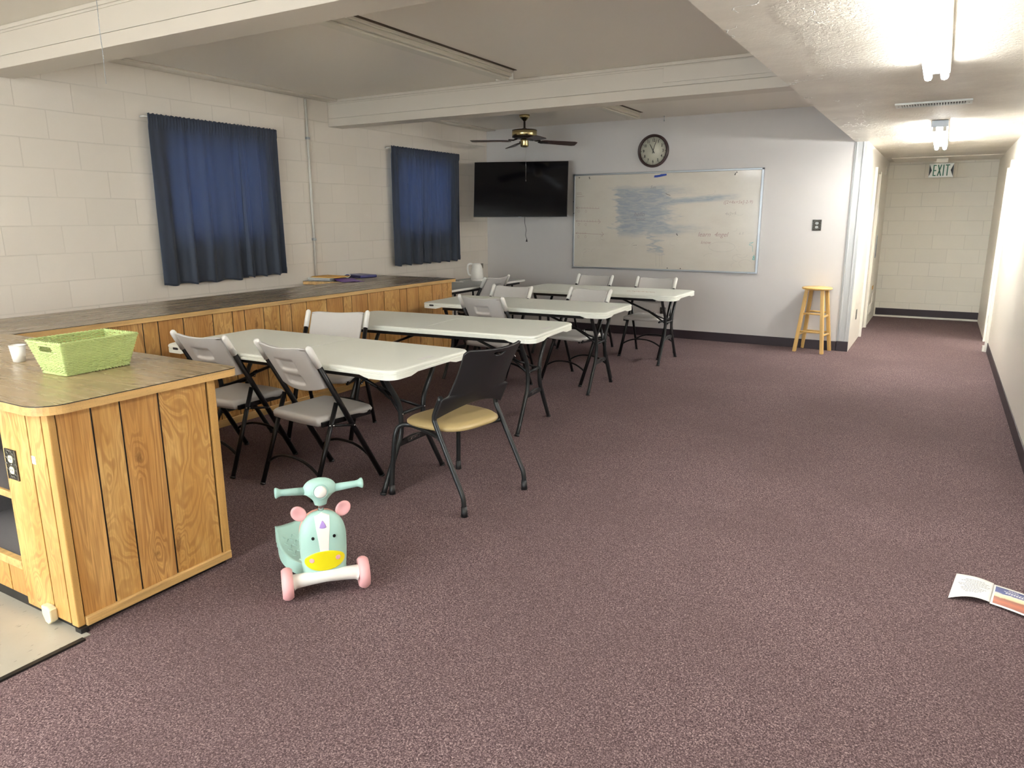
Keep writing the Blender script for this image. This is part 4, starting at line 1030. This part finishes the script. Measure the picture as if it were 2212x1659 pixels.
# ------------------------------------------------------------------ curtains
def curtain(name, y0, y1, z0, z1, nf, seed, label, lead=0, group=None):
    rnd = random.Random(seed)
    o = thing(name, label, 'curtain', (XL + .062, (y0 + y1) / 2, 0), group=group)
    ph = [rnd.uniform(-.9, .9) for _ in range(nf + 2)]
    amp = [rnd.uniform(.55, 1.25) for _ in range(nf + 2)]
    W_ = y1 - y0
    drift = rnd.uniform(-.02, .02)
    def f(u, v):
        uu = u + .018 * math.sin(u * 9 + seed) * (1 - v)
        a = uu * nf; k = int(min(nf, max(0, a))); fr = a - k
        A = amp[k] * (1 - fr) + amp[k + 1] * fr
        fold = math.sin(2 * PI * a + ph[0]) + .35 * math.sin(2 * PI * a * 2.3 + ph[1] * 3)
        fold2 = math.sin(2 * PI * u * nf * 2.7 + 1.3) 
        fall = 1 - v
        x = .026 * A * fold * (.25 + .75 * min(1, fall * 1.4)) + .0035 * fold2 * max(0, v - .55) * 2
        if v > .93: x = x * (1 - .6 * min(1, (v - .93) / .03)) + .007 * min(1, (v - .93) / .02) + .003 * math.sin(u * W_ * 230)
        y = (u - .5) * W_ * (1 + .012 * fall) + .006 * math.sin(2 * PI * a + 1.2) + lead * fall
        z = z0 + (z1 - z0) * v + (.0035 * math.sin(u * W_ * 150) + .0025 * math.sin(u * W_ * 317 + seed) if v > .985 else 0) + (.008 * math.sin(2 * PI * a + 2) * (1 - v) ** 4)
        return (x, y, z)
    b = MB(); b.grid(f, 150, 60); c = b.build('cloth', M['curtain'], o)
    sm = c.modifiers.new('t', 'SOLIDIFY'); sm.thickness = .0012
    b = MB(); b.grid(lambda u, v: (f(u, .012 + v * .035)[0] + .0022, f(u, .012 + v * .035)[1], f(u, .012 + v * .035)[2]), 150, 3); b.build('hem', M['curtain'], o)
    return o
def rod(y0, y1, z, label):
    t = thing('curtain_rod', label, 'rod', (XL, (y0 + y1) / 2, z)); w = (y1 - y0) / 2
    MB().tube([(.05, -w, 0), (.05, w, 0)], .004, 8).build('rod', M['cap'], t)
    for s in (-1, 1): MB().tube([(0.001, s * w, 0), (.052, s * w, 0)], .0055, 8).build('bracket', M['cap'], t)
curtain('curtain', 3.815, 4.689, .962, 2.335, 4, 3, 'wide navy blue curtain panel, left half of the nearer window', group='navy window curtains')
curtain('curtain', 4.686, 5.145, .975, 2.335, 3, 11, 'navy blue curtain panel, right half of the nearer window', group='navy window curtains')
curtain('curtain', 6.835, 7.449, .955, 2.325, 3, 21, 'navy blue curtain panel, left half of the farther window', -.0, group='navy window curtains')
curtain('curtain', 7.448, 8.235, .955, 2.325, 4, 31, 'navy blue curtain panel, right half of the farther window', .0, group='navy window curtains')
rod(3.80, 5.165, 2.31, 'thin white curtain rod over the nearer window'); rod(6.82, 8.245, 2.30, 'thin white curtain rod over the farther window')
# conduit on the left wall
t = thing('conduit_pipe', 'thin grey painted conduit running up the block wall between the windows', 'pipe', (XL, 5.60, 0))
MB().tube([(.016, 0, .9), (.016, 0, ZC - .03)], .0125, 10).build('pipe', plain('conduit_grey', (206, 202, 192), .4), t)
for z in (1.3, 2.3): MB().box(0.0005, .03, -.02, .02, z - .012, z + .012, .003).build('strap', M['steel'], t)

# ------------------------------------------------------------------ wall clock
ck = thing('wall_clock', 'round wall clock with brown frame above the whiteboard', 'clock', (-3.209, YB - .0005, 2.312))
Mw = Matrix.Rotation(R(90), 4, 'X')
b = MB(); b.lathe([(.165, .004), (.168, .030), (.178, .042), (.190, .040), (.197, .028), (.198, 0), (.165, 0)], 56, Mw); b.build('frame', M['clockframe'], ck)
b = MB(); b.lathe([(0, .012), (.167, .012), (.167, 0)], 56, Mw); face = b.build('face', M['clockface'], ck)
for n in range(1, 13):
    a = R(90 - 30 * n); r = .125
    text(str(n), .047, 'numeral', M['black'], face, onwall(r * math.cos(a), -.0128, r * math.sin(a)), .0008, font_scale_x=.82)
b = MB()
for n in range(60):
    a = R(6 * n); r0, r1 = (.150, .160) if n % 5 else (.148, .162); w = .0007 if n % 5 else .0028
    d = Vector((math.cos(a), 0, math.sin(a))); q = Vector((-math.sin(a), 0, math.cos(a)))
    p0, p1 = d * r0, d * r1
    b.face([Vector((0, -.0126, 0)) + p for p in (p0 - q * w, p1 - q * w, p1 + q * w, p0 + q * w)])
b.build('minute_marks', M['black'], face)
def hand(ang, ln, w, y, name):
    a = R(90 - ang); d = Vector((math.cos(a), 0, math.sin(a))); q = Vector((-math.sin(a), 0, math.cos(a)))
    b = MB(); b.tube([Vector((0, y, 0)) - d * .03, Vector((0, y, 0)), Vector((0, y, 0)) + d * ln * .8, Vector((0, y, 0)) + d * ln], [w * 1.2, w, w, w * .3], 6); b.build(name, M['black'], ck)
hand(331, .098, .0036, -.019, 'hour_hand'); hand(17, .142, .0028, -.023, 'minute_hand')

# ------------------------------------------------------------------ whiteboard
WX, WZ = -4.2965, .847
wb = thing('whiteboard', 'large whiteboard with smeared blue marker in an aluminium frame', 'whiteboard', (WX, YB - .0005, WZ))
b = MB(); b.box(.02, 2.42, -.012, 0, .02, 1.20); sf = b.build('surface', M['board'], wb)
b = MB(); b.box(0, 2.44, -.022, 0, 1.197, 1.22, .003); b.build('frame_rail', M['steel'], wb)
b = MB(); b.box(0, 2.44, -.026, 0, 0, .022, .003); b.build('frame_rail', M['steel'], wb)
for x in (0, 2.412):
    b = MB(); b.box(x, x + .028, -.022, 0, 0, 1.22, .003); b.build('frame_rail', M['steel'], wb)
b = MB(); b.box(.04, 2.33, -.034, -.024, .004, .012, .002); b.build('tray', M['steel'], wb)
def ribbon(b, P, w=.0022, y=-.0126):
    P = [Vector((p[0], 0, p[1])) for p in P]
    for p, q in zip(P, P[1:]):
        d = q - p
        if d.length < 1e-5: continue
        n = Vector((-d.z, 0, d.x)).normalized() * w
        b.face([Vector((0, y, 0)) + v for v in (p - n, q - n, q + n, p + n)])
def board_xy(px, py): return (px, py)
b = MB()
for z, x1, ar in ((.46, .45, 1), (.62, .40, 1), (.79, .38, 0)):
    ribbon(b, [(.05, z), (x1, z - .012)])
    ribbon(b, [(.075, z + .015), (.045, z), (.075, z - .012)])
    if ar: ribbon(b, [(x1 - .03, z + .02), (x1, z - .012), (x1 - .03, z - .04)])
    for k in range(8 if z > .5 else 5): ribbon(b, [(.09 + k * (.04 if z > .5 else .025), z + .014), (.09 + k * (.04 if z > .5 else .025), z - .014)], .0015)
    for cx in (.085, .19): ribbon(b, [(cx + .012 * math.cos(a / 10 * 2 * PI), z - .045 + .017 * math.sin(a / 10 * 2 * PI)) for a in range(11)], .0016)
ribbon(b, [(.05, .93), (.16, .94)]); ribbon(b, [(.05, .98), (.12, .985)]); ribbon(b, [(.05, .965), (.13, .966)])
b.build('number_lines', M['ink_red'], wb)
text('hello', .075, 'handwriting', M['ink_grey'], wb, onwall(.93, -.0126, .70), .0, .35, .0002)
text('tonic', .062, 'handwriting', M['ink_grey'], wb, onwall(.95, -.0126, .64), .0, .35, .0002)
text('Sun', .05, 'handwriting', M['ink_grey'], wb, onwall(1.1, -.0126, 1.03), .0, .35, .0002)
text('learn  4ngel', .078, 'handwriting', M['ink_red'], wb, onwall(1.88, -.0126, .455), .0, .3, .0002)
text('know', .055, 'handwriting', M['ink_red'], wb, onwall(1.80, -.0126, .36), .0, .3, .0002)
text('([2+4x+5x]-2-9)', .052, 'handwriting', M['ink_red'], wb, onwall(2.16, -.0126, .835), .0, .2, .0002)
text('4x2+9', .05, 'handwriting', M['ink_faint'], wb, onwall(2.08, -.0126, .70), .0, .2, .0002)
text('6 ll', .045, 'handwriting', M['ink_faint'], wb, onwall(2.22, -.0126, .47), .0, .2, .0002)
b = MB(); rr = random.Random(5)
for k in range(34):
    x = rr.uniform(.08, 2.3); z = rr.uniform(.06, .42) if k % 3 else rr.uniform(.5, 1.1); a0 = rr.uniform(0, 6); r0 = rr.uniform(.015, .06)
    ribbon(b, [(x + r0 * math.cos(a0 + i * .35) * 1.3, z + r0 * .8 * math.sin(a0 + i * .35)) for i in range(rr.randint(4, 12))], .0012)
for x in (1.17, 1.22, 1.25): ribbon(b, [(x, .22), (x + .01, .05)], .0016)
ribbon(b, [(2.0 + .16 * math.cos(i / 14 * 2 * PI), .31 + .06 * math.sin(i / 14 * 2 * PI)) for i in range(15)], .0014)
b.build('scribble', M['ink_faint'], wb)
b = MB(); ribbon(b, [(2.32, .36), (2.37, .37), (2.32, .34), (2.36, .33), (2.37, .26)], .002); ribbon(b, [(2.37, .20), (2.39, .2), (2.37, .17), (2.395, .165), (2.385, .22)], .004); b.build('scribble', M['ink_teal'], wb)
b = MB(); ribbon(b, [(1.27, .95), (1.33, .925)], .0025); ribbon(b, [(1.43, .465), (1.445, .44)], .004)
for i in range(3): ribbon(b, [(.86 + i * .02, .31 + i * .003), (.87 + i * .02, .315)], .0022)
b.build('scribble', M['black'], wb)
b = MB(); b.prism([(1.11, 1.147), (1.115, 1.172), (1.18, 1.178), (1.20, 1.186), (1.27, 1.188), (1.272, 1.168), (1.2, 1.155), (1.15, 1.148)], .0122, .0136, Matrix.Rotation(R(90), 4, 'X')); b.build('blue_tape', M['tapeblue'], wb)
for x, z in ((.085, 1.175), (.23, 1.175), (.235, 1.16), (2.11, 1.165), (2.125, 1.178), (2.105, 1.150), (1.33, .035), (1.5, .035), (.012, .87), (.02, .72)):
    b = MB(); b.lathe([(0, .004), (.006, .002), (.0065, 0)], 10, Matrix.Translation((x, -.0125 if .02 < x < 2.4 else -.022, z)) @ Mw); b.build('magnet_dot', M['dark'], wb)

# ------------------------------------------------------------------ television
tvq = thing('television', 'large black flat television on a wall arm in the corner', 'television', (-4.805, 8.482, 1.872), rot=(R(-9.8), 0, R(21.7)))
b = MB(); b.box(-.615, .615, 0, .012, -.355, .355, .004); b.build('bezel', M['tvframe'], tvq)
b = MB(); b.box(-.607, .607, -.0012, .0, -.345, .349); b.build('screen', M['screen'], tvq)
b = MB(); b.box(-.60, .60, .0125, .035, -.34, .34, .008); b.box(-.42, .42, .035, .065, -.30, .1, .015); b.build('back_cover', M['blackplastic'], tvq)
b = MB(); b.box(-.022, .022, -.003, .004, -.362, -.352, .001); b.build('logo_tab', M['steel'], tvq)
b = MB(); b.tube([(0, .065, 0), (-.05, .20, .03), (.02, .34, .04)], .02, 10); b.box(-.1, .1, .06, .075, -.12, .12, .003); b.build('wall_arm', M['blackmetal'], tvq)
t = thing('hanging_cord', 'black cord with tapered tip hanging below the television', 'cord', (-4.75, 8.50, 1.5))
MB().tube(spline([(0, 0, .02), (.0, 0, -.06), (.02, 0, -.14), (.012, 0, -.21), (.028, 0, -.26)], 6), .003, 6).build('cable', M['blackplastic'], t)
MB().lathe([(.003, 0), (.006, -.01), (.013, -.038), (0, -.038)], 12, Matrix.Translation((.028, 0, -.258))).build('tip', M['dark'], t)

# ------------------------------------------------------------------ ceiling fan
FZ = 2.70
fn = thing('ceiling_fan', 'antique brass ceiling fan with dark wooden blades in front of the television', 'fan', (-4.436, 7.93, FZ))
b = MB(); b.lathe([(0, 0), (.062, 0), (.062, -.022), (.05, -.042), (.022, -.062), (.016, -.07), (0, -.07)], 32); b.build('canopy', M['brass'], fn)
b = MB(); b.tube([(0, 0, -.05), (0, 0, -.16)], .0125, 14); b.tube([(0, 0, -.15), (0, 0, -.168)], .026, 16); b.build('downrod', M['darkbrass'], fn)
b = MB(); b.lathe([(0, -.165), (.12, -.167), (.148, -.172), (.150, -.178), (.146, -.180), (.146, -.244), (.150, -.247), (.148, -.254), (.11, -.27), (0, -.27)], 48); hs = b.build('motor_housing', M['darkbrass'], fn)
b = MB(); b.lathe([(.1465, -.182), (.1485, -.184), (.1485, -.240), (.1465, -.242)], 48); b.build('brass_band', M['brass'], hs)
b = MB(); b.lathe([(0, -.26), (.04, -.262), (.05, -.285), (.047, -.30), (.05, -.345), (.043, -.362), (.02, -.368), (0, -.368)], 32); b.build('switch_housing', M['brass'], fn)
vd = math.atan2(-7.93, 4.436)      # from the fan towards the camera
for k in range(4):
    a = vd + PI + R(17) + k * PI / 2
    Rz = Matrix.Rotation(a, 4, 'Z') @ Matrix.Translation((0, 0, -.292)) @ Matrix.Rotation(R(2), 4, 'Y') @ Matrix.Rotation(R(-13), 4, 'X')
    b = MB(); b.prism([(.20, -.03), (.24, -.052), (.62, -.068), (.655, -.05), (.655, .05), (.62, .068), (.24, .052), (.20, .03)], -.003, .003, Rz); bl = b.build('blade', M['walnut'], fn)
    b = MB(); Rb = Matrix.Rotation(a, 4, 'Z')
    b.tube([Rb @ Vector(p) for p in ((.09, 0, -.272), (.14, 0, -.290), (.2, 0, -.288))], .009, 8)
    b.prism([(.17, -.018), (.22, -.042), (.29, -.02), (.30, 0), (.29, .02), (.22, .042), (.17, .018)], -.009, -.0045, Rz); b.build('blade_iron', M['darkbrass'], bl)
b = MB(); b.tube([(.03, -.02, -.36), (.03, -.02, -.75)], .0012, 5); b.lathe([(0, .008), (.003, .004), (.003, -.01), (0, -.014)], 8, Matrix.Translation((.03, -.02, -.75))); b.build('pull_chain', M['chrome'], fn)
# beaded chain hanging at the top left, from a fitting above
tch = thing('pull_chain', 'beaded metal pull chain hanging from the ceiling at top left', 'chain', (-3.42, 2.15, ZC))
b = MB(); zc = 0
for k in range(92):
    b2 = bmesh.new(); bmesh.ops.create_icosphere(b2, subdivisions=1, radius=.0026); b.merge(b2, Matrix.Translation((.002 * math.sin(k * .2), 0, -.014 - k * .0062)))
b.build('beads', M['steel'], tch); MB().tube([(0, 0, -.014), (0, 0, -.582)], .0007, 5).build('thread', M['steel'], tch)
MB().lathe([(0, 0), (.02, 0), (.018, -.008), (.006, -.016), (0, -.016)], 16).build('ceiling_cup', M['steel'], tch)

# ------------------------------------------------------------------ light fixtures
def unlit(x0, x1, y0, y1, label):
    t = thing('ceiling_light', label, 'light', ((x0 + x1) / 2, (y0 + y1) / 2, ZC), group='unlit ceiling strip lights')
    w = (x1 - x0) / 2; l = (y1 - y0) / 2
    b = MB(); b.box(-w, w, -l, l, -.022, -.0005, .003); b.box(-w * .82, w * .82, -l, l, -.05, -.022, .004); b.box(-w * .55, w * .55, -l, l, -.068, -.05, .006); b.build('housing', M['fixture'], t)
    b = MB(); b.box(w + .002, w + .032, -l + .02, l + .0, -.004, -.0006); b.build('ceiling_slot', plain('dark_slot', (70, 54, 38), .8), t)
    for s in (-1, 1):
        b = MB(); b.box(-w * 1.0, w * 1.0, s * l - .004 if s < 0 else l - .004, s * l + .004 if s < 0 else l + .004, -.07, -.001, .002); b.build('end_plate', M['fixture'], t)
unlit(-3.385, -3.215, 3.13, 5.56, 'long unlit white strip light on the ceiling between the two beams')
unlit(-3.36, -3.19, 6.35, 8.46, 'unlit strip light beyond the far beam, partly hidden by it')
def lit(x, y0, y1, label, zc=ZS, tube='tube'):
    t = thing('ceiling_light', label, 'light', (x, (y0 + y1) / 2, zc), group='lit fluorescent tube lights in the hall'); l = (y1 - y0) / 2
    b = MB(); b.box(-.062, .062, -l, l, -.045, -.0005, .004); b.build('housing', M['fixture'], t)
    for s in (-1, 1):
        b = MB(); b.box(-.062, .062, s * (l + .001) - .004, s * (l + .001) + .004, -.055, -.001, .002); b.build('end_plate', M['steel'], t)
        b = MB(); b.tube([(s * .038, -l + .02, -.072), (s * .038, l - .02, -.072)], .019, 12); b.build('tube', M[tube], t)
        for e in (-1, 1):
            b = MB(); b.box(s * .038 - .014, s * .038 + .014, e * l - e * .02 - .008, e * l - e * .02 + .008, -.09, -.045, .002); b.build('tube_socket', M['fixture'], t)
lit(-.118, 2.24, 4.70, 'long lit twin tube light nearest the camera in the hall ceiling')
lit(-.118, 7.40, 9.45, 'farther lit twin tube light beyond the ceiling vent', ZS, 'tube_bright')
lit(-4.3, -2.6, -.2, 'added twin tube fill light on the main ceiling behind the camera, nearer the block wall', ZC, 'tube_bright')  # unseen lamp added to brighten the left side of the room
lit(-2.5, -2.6, -.2, 'added twin tube fill light on the main ceiling behind the camera, nearer the hall', ZC, 'tube_bright')  # second added lamp out of view, fills the main room
lit(XR + 1.1, 9.0, 11.2, 'added unseen twin tube light in the side room, brightening the hall end', 2.4, 'tube_bright')  # lamp added out of view so light spills into the hall end
# vent
vt = thing('ceiling_vent', 'slim white slotted air vent in the hall ceiling', 'vent', (-.158, 6.27, ZS))
b = MB(); b.box(-.24, .24, -.085, .085, -.004, -.0005, .001); b.build('backing', M['dark'], vt)
b = MB()
for y0, y1 in ((-.1, -.068), (.068, .1)): b.box(-.24, .24, y0, y1, -.012, -.001)
for x0, x1 in ((-.24, -.2), (.2, .24)): b.box(x0, x1, -.0679, .0679, -.012, -.001)
b.build('frame', M['exitwhite'], vt)
b = MB()
for k in range(23): x = -.19 + k * .0172; b.box(x - .0035, x + .0035, -.07, .07, -.012, -.002, M=None)
b.build('louvre', M['exitwhite'], vt)
for s in (-1, 1): MB().lathe([(0, -.014), (.005, -.013), (.006, -.011)], 8, Matrix.Translation((s * .22, 0, 0))).build('screw', M['pewter'], vt)
# exit sign
ex = thing('exit_sign', 'white EXIT sign with green letters hanging at the end of the hall', 'sign', (-.11, 12.0, 2.13))
b = MB(); b.box(-.148, .148, -.02, .02, -.094, .094, .004); b.build('panel', M['exitwhite'], ex)
b = MB(); b.box(-.07, .07, -.022, .022, .1, ZS - .0125 - 2.13, .003); b.box(-.02, .02, -.01, .01, .09, .12); b.build('mount', M['trimw'], ex)
lt = MB(); y = -.0205; H2 = .074; sw = .014
def quad(P): lt.face([(p[0], y, p[1]) for p in P])
def bar_(x0, x1, z0, z1): quad([(x0, z0), (x1, z0), (x1, z1), (x0, z1)])
x = -.098; bar_(x, x + .014, -H2, H2)
for z in (-H2, -sw / 2 - .002, H2 - .014): bar_(x + .014, x + .038, z, z + .014)
x = -.048; quad([(x, -H2), (x + .015, -H2), (x + .054, H2), (x + .039, H2)]); quad([(x + .039, -H2), (x + .054, -H2), (x + .015, H2), (x, H2)])
x = .020; bar_(x, x + .014, -H2, H2)
x = .048; bar_(x, x + .052, H2 - .014, H2); bar_(x + .019, x + .033, -H2, H2)
lt.build('lettering', M['exitgreen'], ex)
for s in (-1, 1):
    lt = MB(); lt.face([(s * .144, y, -.08), (s * .144, y, .08), (s * .112, y, 0)]); lt.build('arrow', M['navyblack'], ex)
# small hook on the ceiling
tag(MB().lathe([(0, 0), (.009, 0), (.009, -.006), (.003, -.012), (.003, -.04), (.009, -.05), (.006, -.062), (0, -.064)], 10, Matrix.Translation((-3.05, 8.9, ZC))).build('ceiling_hook', M['steel']), 'tiny metal hook in the ceiling above the clock', 'hook')
# hall wall fittings
t = thing('thermostat', 'small pale control box high on the left hall wall', 'thermostat', (XC2, 11.83, 2.14)); MB().box(.0005, .03, -.04, .04, -.06, .06, .004).build('case', M['fixture'], t); MB().box(.03, .032, -.01, .01, -.01, .01).build('button', M['steel'], t)
t = thing('door_slot', 'narrow dark slot with steel plate on the left hall wall', 'hardware', (XC2, 11.55, 1.1)); MB().box(.0005, .012, -.02, .02, -.16, .16, .002).build('plate', M['steel'], t); MB().box(.012, .014, -.012, .012, -.14, .14).build('opening', M['navyblack'], t)
for i, (y, z, h) in enumerate(((11.95, .34, .16), (11.6, .22, .14))):
    t = thing('wall_vent', ['upper slatted wall vent low on the left hall wall', 'lower slatted wall vent low on the left hall wall'][i], 'vent', (XC2, y, z), group='wall vents in the hall')
    MB().box(.0005, .008, -.14, .14, -h / 2, h / 2, .002).build('frame', M['wall_hall'], t)
    b = MB()
    for k in range(6): b.box(.008, .013, -.12, .12, -h / 2 + .015 + k * h / 7, -h / 2 + .023 + k * h / 7)
    b.build('slat', M['wall_hall'], t)
t = thing('wall_notch', 'small tan broken patch above the hall wall vents', 'patch', (XC2, 11.8, .5)); MB().box(.0005, .004, -.1, .1, -.025, .03, .001).build('patch', M['manila'], t)
tag(MB().box(XC2 + .0005, XC2 + .003, 11.35, 11.5, 1.42, 1.62, .0005).build('notice', M['paper']), 'faint blank notice on the left hall wall', 'notice')

# ------------------------------------------------------------------ kettle
kt = thing('kettle', 'white electric kettle with grey spout lip on the side table', 'kettle', (-5.02, 7.75, TH + .0005), R(28))
b = MB(); b.lathe([(0, 0), (.082, 0), (.082, .018), (.074, .022), (0, .022)], 32); b.build('power_base', M['cap'], kt)
b = MB(); b.lathe([(0, .023), (.079, .023), (.081, .035), (.076, .10), (.066, .17), (.058, .205), (.054, .21), (.05, .205), (0, .205)], 40); b.build('body', M['white'], kt)
b = MB(); b.lathe([(0, .205), (.052, .205), (.052, .214), (.04, .219), (0, .221)], 32); b.build('lid', M['white'], kt)
b = MB(); b.tube(spline([(-.052, 0, .205), (-.085, 0, .212), (-.112, 0, .195), (-.118, 0, .14), (-.104, 0, .08), (-.076, 0, .065)], 6), [.011] * 31, 10); b.build('handle', M['cap'], kt)
b = MB(); b.prism([(-.028, .215), (.028, .215), (.0, .155)], 0, .03, Matrix.Translation((.048, 0, 0)) @ Matrix.Rotation(R(90), 4, 'Z') @ Matrix.Rotation(R(90), 4, 'X')); b.build('spout', plain('spout_grey', (120, 112, 100), .4), kt)
b = MB(); b.tube(spline([(-5.10, 7.72, TH + .008), (-5.15, 7.55, TH + .006), (-5.02, 7.42, TH + .010), (-5.14, 7.25, TH + .02), (-5.0, 7.1, TH + .006), (-5.2, 6.85, TH + .006), (-5.28, 6.6, TH + .006)], 8), .004, 6)
b.b.transform((Matrix.Translation((-5.02, 7.75, TH + .0005)) @ Matrix.Rotation(R(28), 4, 'Z')).inverted()); b.build('power_cord', M['cap'], kt)

# ------------------------------------------------------------------ folded leaflet on the carpet
lf = thing('leaflet', 'folded printed leaflet lying open on the carpet at right', 'leaflet', (.30, 3.31, 0))
P = [Vector((-.10, -.115)), Vector((.032, -.095)), Vector((.052, .097)), Vector((-.086, .108))]      # left page corners (near left, near fold, far fold, far left) relative
lp_ = [Vector((.18 - .30, 3.185 - 3.31)), Vector((.322 - .30, 3.213 - 3.31)), Vector((.346 - .30, 3.403 - 3.31)), Vector((.211 - .30, 3.413 - 3.31))]
rp_ = [Vector((.322 - .30, 3.213 - 3.31)), Vector((.46 - .30, 3.14 - 3.31)), Vector((.486 - .30, 3.335 - 3.31)), Vector((.346 - .30, 3.403 - 3.31))]
def page(q, zf):
    def f(u, v, dz=0):
        a = q[0].lerp(q[1], u); c = q[3].lerp(q[2], u); p = a.lerp(c, v); return Vector((p.x, p.y, zf(u, v) + dz))
    return f
zl = lambda u, v: .0035 + .018 * math.sin(u * PI * .9) * (1 - .3 * v) + .012 * (1 - u) ** 2 * v + .002 * u
zr = lambda u, v: .0055 + .014 * (1 - u) ** 2 * 0 + .012 * math.sin(u * PI) * .2 + .006 * u
def slab(f, name, mat):
    b = MB(); A = b.grid(lambda u, v: f(u, v, .0007), 16, 10); Bq = b.grid(lambda u, v: f(u, v), 16, 10)
    for i in range(16):
        for j in (0, 10): b.b.faces.new((A[i][j], A[i + 1][j], Bq[i + 1][j], Bq[i][j]))
    for j in range(10):
        for i in (0, 16): b.b.faces.new((A[i][j], A[i][j + 1], Bq[i][j + 1], Bq[i][j]))
    return b.build(name, mat, lf)
fl, fr_ = page(lp_, zl), page(rp_, zr)
pgl = slab(fl, 'left_page', M['paper']); pgr = slab(fr_, 'right_page', M['paper'])
b = MB(); rr = random.Random(2)
for k, (a0, a1) in enumerate(((.28, .78), (.18, .92), (.3, .86), (.12, .95), (.16, .9), (.3, .7), (.22, .86), (.24, .8), (.3, .75), (.36, .68))):
    v = .80 - k * .062
    u = a0
    while u < a1:
        w = rr.uniform(.03, .08); u2 = min(a1, u + w)
        b.face([fl(u, v, .0012), fl(u2, v, .0012), fl(u2, v + .02, .0012), fl(u, v + .02, .0012)]); u = u2 + .014
b.build('printed_text', plain('print_grey', (128, 128, 132), .6), pgl)
m = NT('leaflet_cover_print'); o = m.obj(); sx = m.sep(o)
nz = m.noise(m.scale(o, (1, 1, 1)), 26, 4, .6, .8)
yy = m.math('ADD', m.math('ADD', sx[1], m.math('MULTIPLY', sx[0], .42)), m.math('MULTIPLY', m.math('SUBTRACT', nz, .5), .03))
cp_ = m.ramp(m.mapr(yy, -.10, .10, 0, 1, 'LINEAR'), [(0, srgb(120, 74, 72)), (.28, srgb(196, 112, 78)), (.46, srgb(150, 92, 70)), (.52, srgb(236, 206, 158)), (.66, srgb(240, 224, 196)), (.72, srgb(72, 82, 140)), (1, srgb(56, 62, 110))])
m.fin(cp_, .4)
b = MB()
b.grid(lambda u, v: fr_(.06 + .9 * u, .07 + .86 * v, .0011), 12, 8); pic = b.build('cover_picture', m.m, pgr)
b = MB()
for k, (v, a0, a1, h) in enumerate(((.86, .36, .6, .02), (.79, .26, .86, .02), (.71, .30, .82, .045))):
    u = a0
    while u < a1:
        u2 = u + .045; b.face([fr_(u, v, .0016), fr_(u2, v, .0016), fr_(u2 + .01, v + h, .0016), fr_(u + .01, v + h, .0016)]); u = u2 + .016
b.build('title_lettering', M['paper'], pic)

# ------------------------------------------------------------------ light
W = bpy.data.worlds.new('World'); bpy.context.scene.world = W; W.use_nodes = True
nt = W.node_tree; bg = nt.nodes['Background']
sky = nt.nodes.new('ShaderNodeTexSky'); sky.sky_type = 'HOSEK_WILKIE'; sky.sun_direction = (.3, -.5, .8); sky.turbidity = 3
mixn = nt.nodes.new('ShaderNodeMix'); mixn.data_type = 'RGBA'; mixn.inputs[0].default_value = .85
nt.links.new(sky.outputs[0], mixn.inputs[6]); mixn.inputs[7].default_value = (.93, .98, 1, 1); nt.links.new(mixn.outputs[2], bg.inputs[0]); bg.inputs[1].default_value = 2.5

# ------------------------------------------------------------------ camera
CAMP = dict(f=1565.1968, yaw=30.2344, pitch=-12.8869, roll=-.2141, h=1.5058)
y, pi_, r = R(CAMP['yaw']), R(CAMP['pitch']), R(CAMP['roll'])
F = Vector((-math.sin(y) * math.cos(pi_), math.cos(y) * math.cos(pi_), math.sin(pi_)))
Rt = Vector((math.cos(y), math.sin(y), 0)); U = Rt.cross(F)
R2 = Rt * math.cos(r) + U * math.sin(r); U2 = -Rt * math.sin(r) + U * math.cos(r)
cam = bpy.data.cameras.new('camera'); co = bpy.data.objects.new('camera', cam); C.objects.link(co)
co.matrix_world = Matrix(((R2.x, U2.x, -F.x, 0), (R2.y, U2.y, -F.y, 0), (R2.z, U2.z, -F.z, CAMP['h']), (0, 0, 0, 1)))
cam.sensor_width = 36; cam.lens = CAMP['f'] / 2212 * 36; cam.clip_start = .05
bpy.context.scene.camera = co
vs = bpy.context.scene.view_settings; vs.view_transform = 'Standard'; vs.look = 'None'; vs.gamma = 1; vs.use_curve_mapping = False; vs.exposure = 2.84
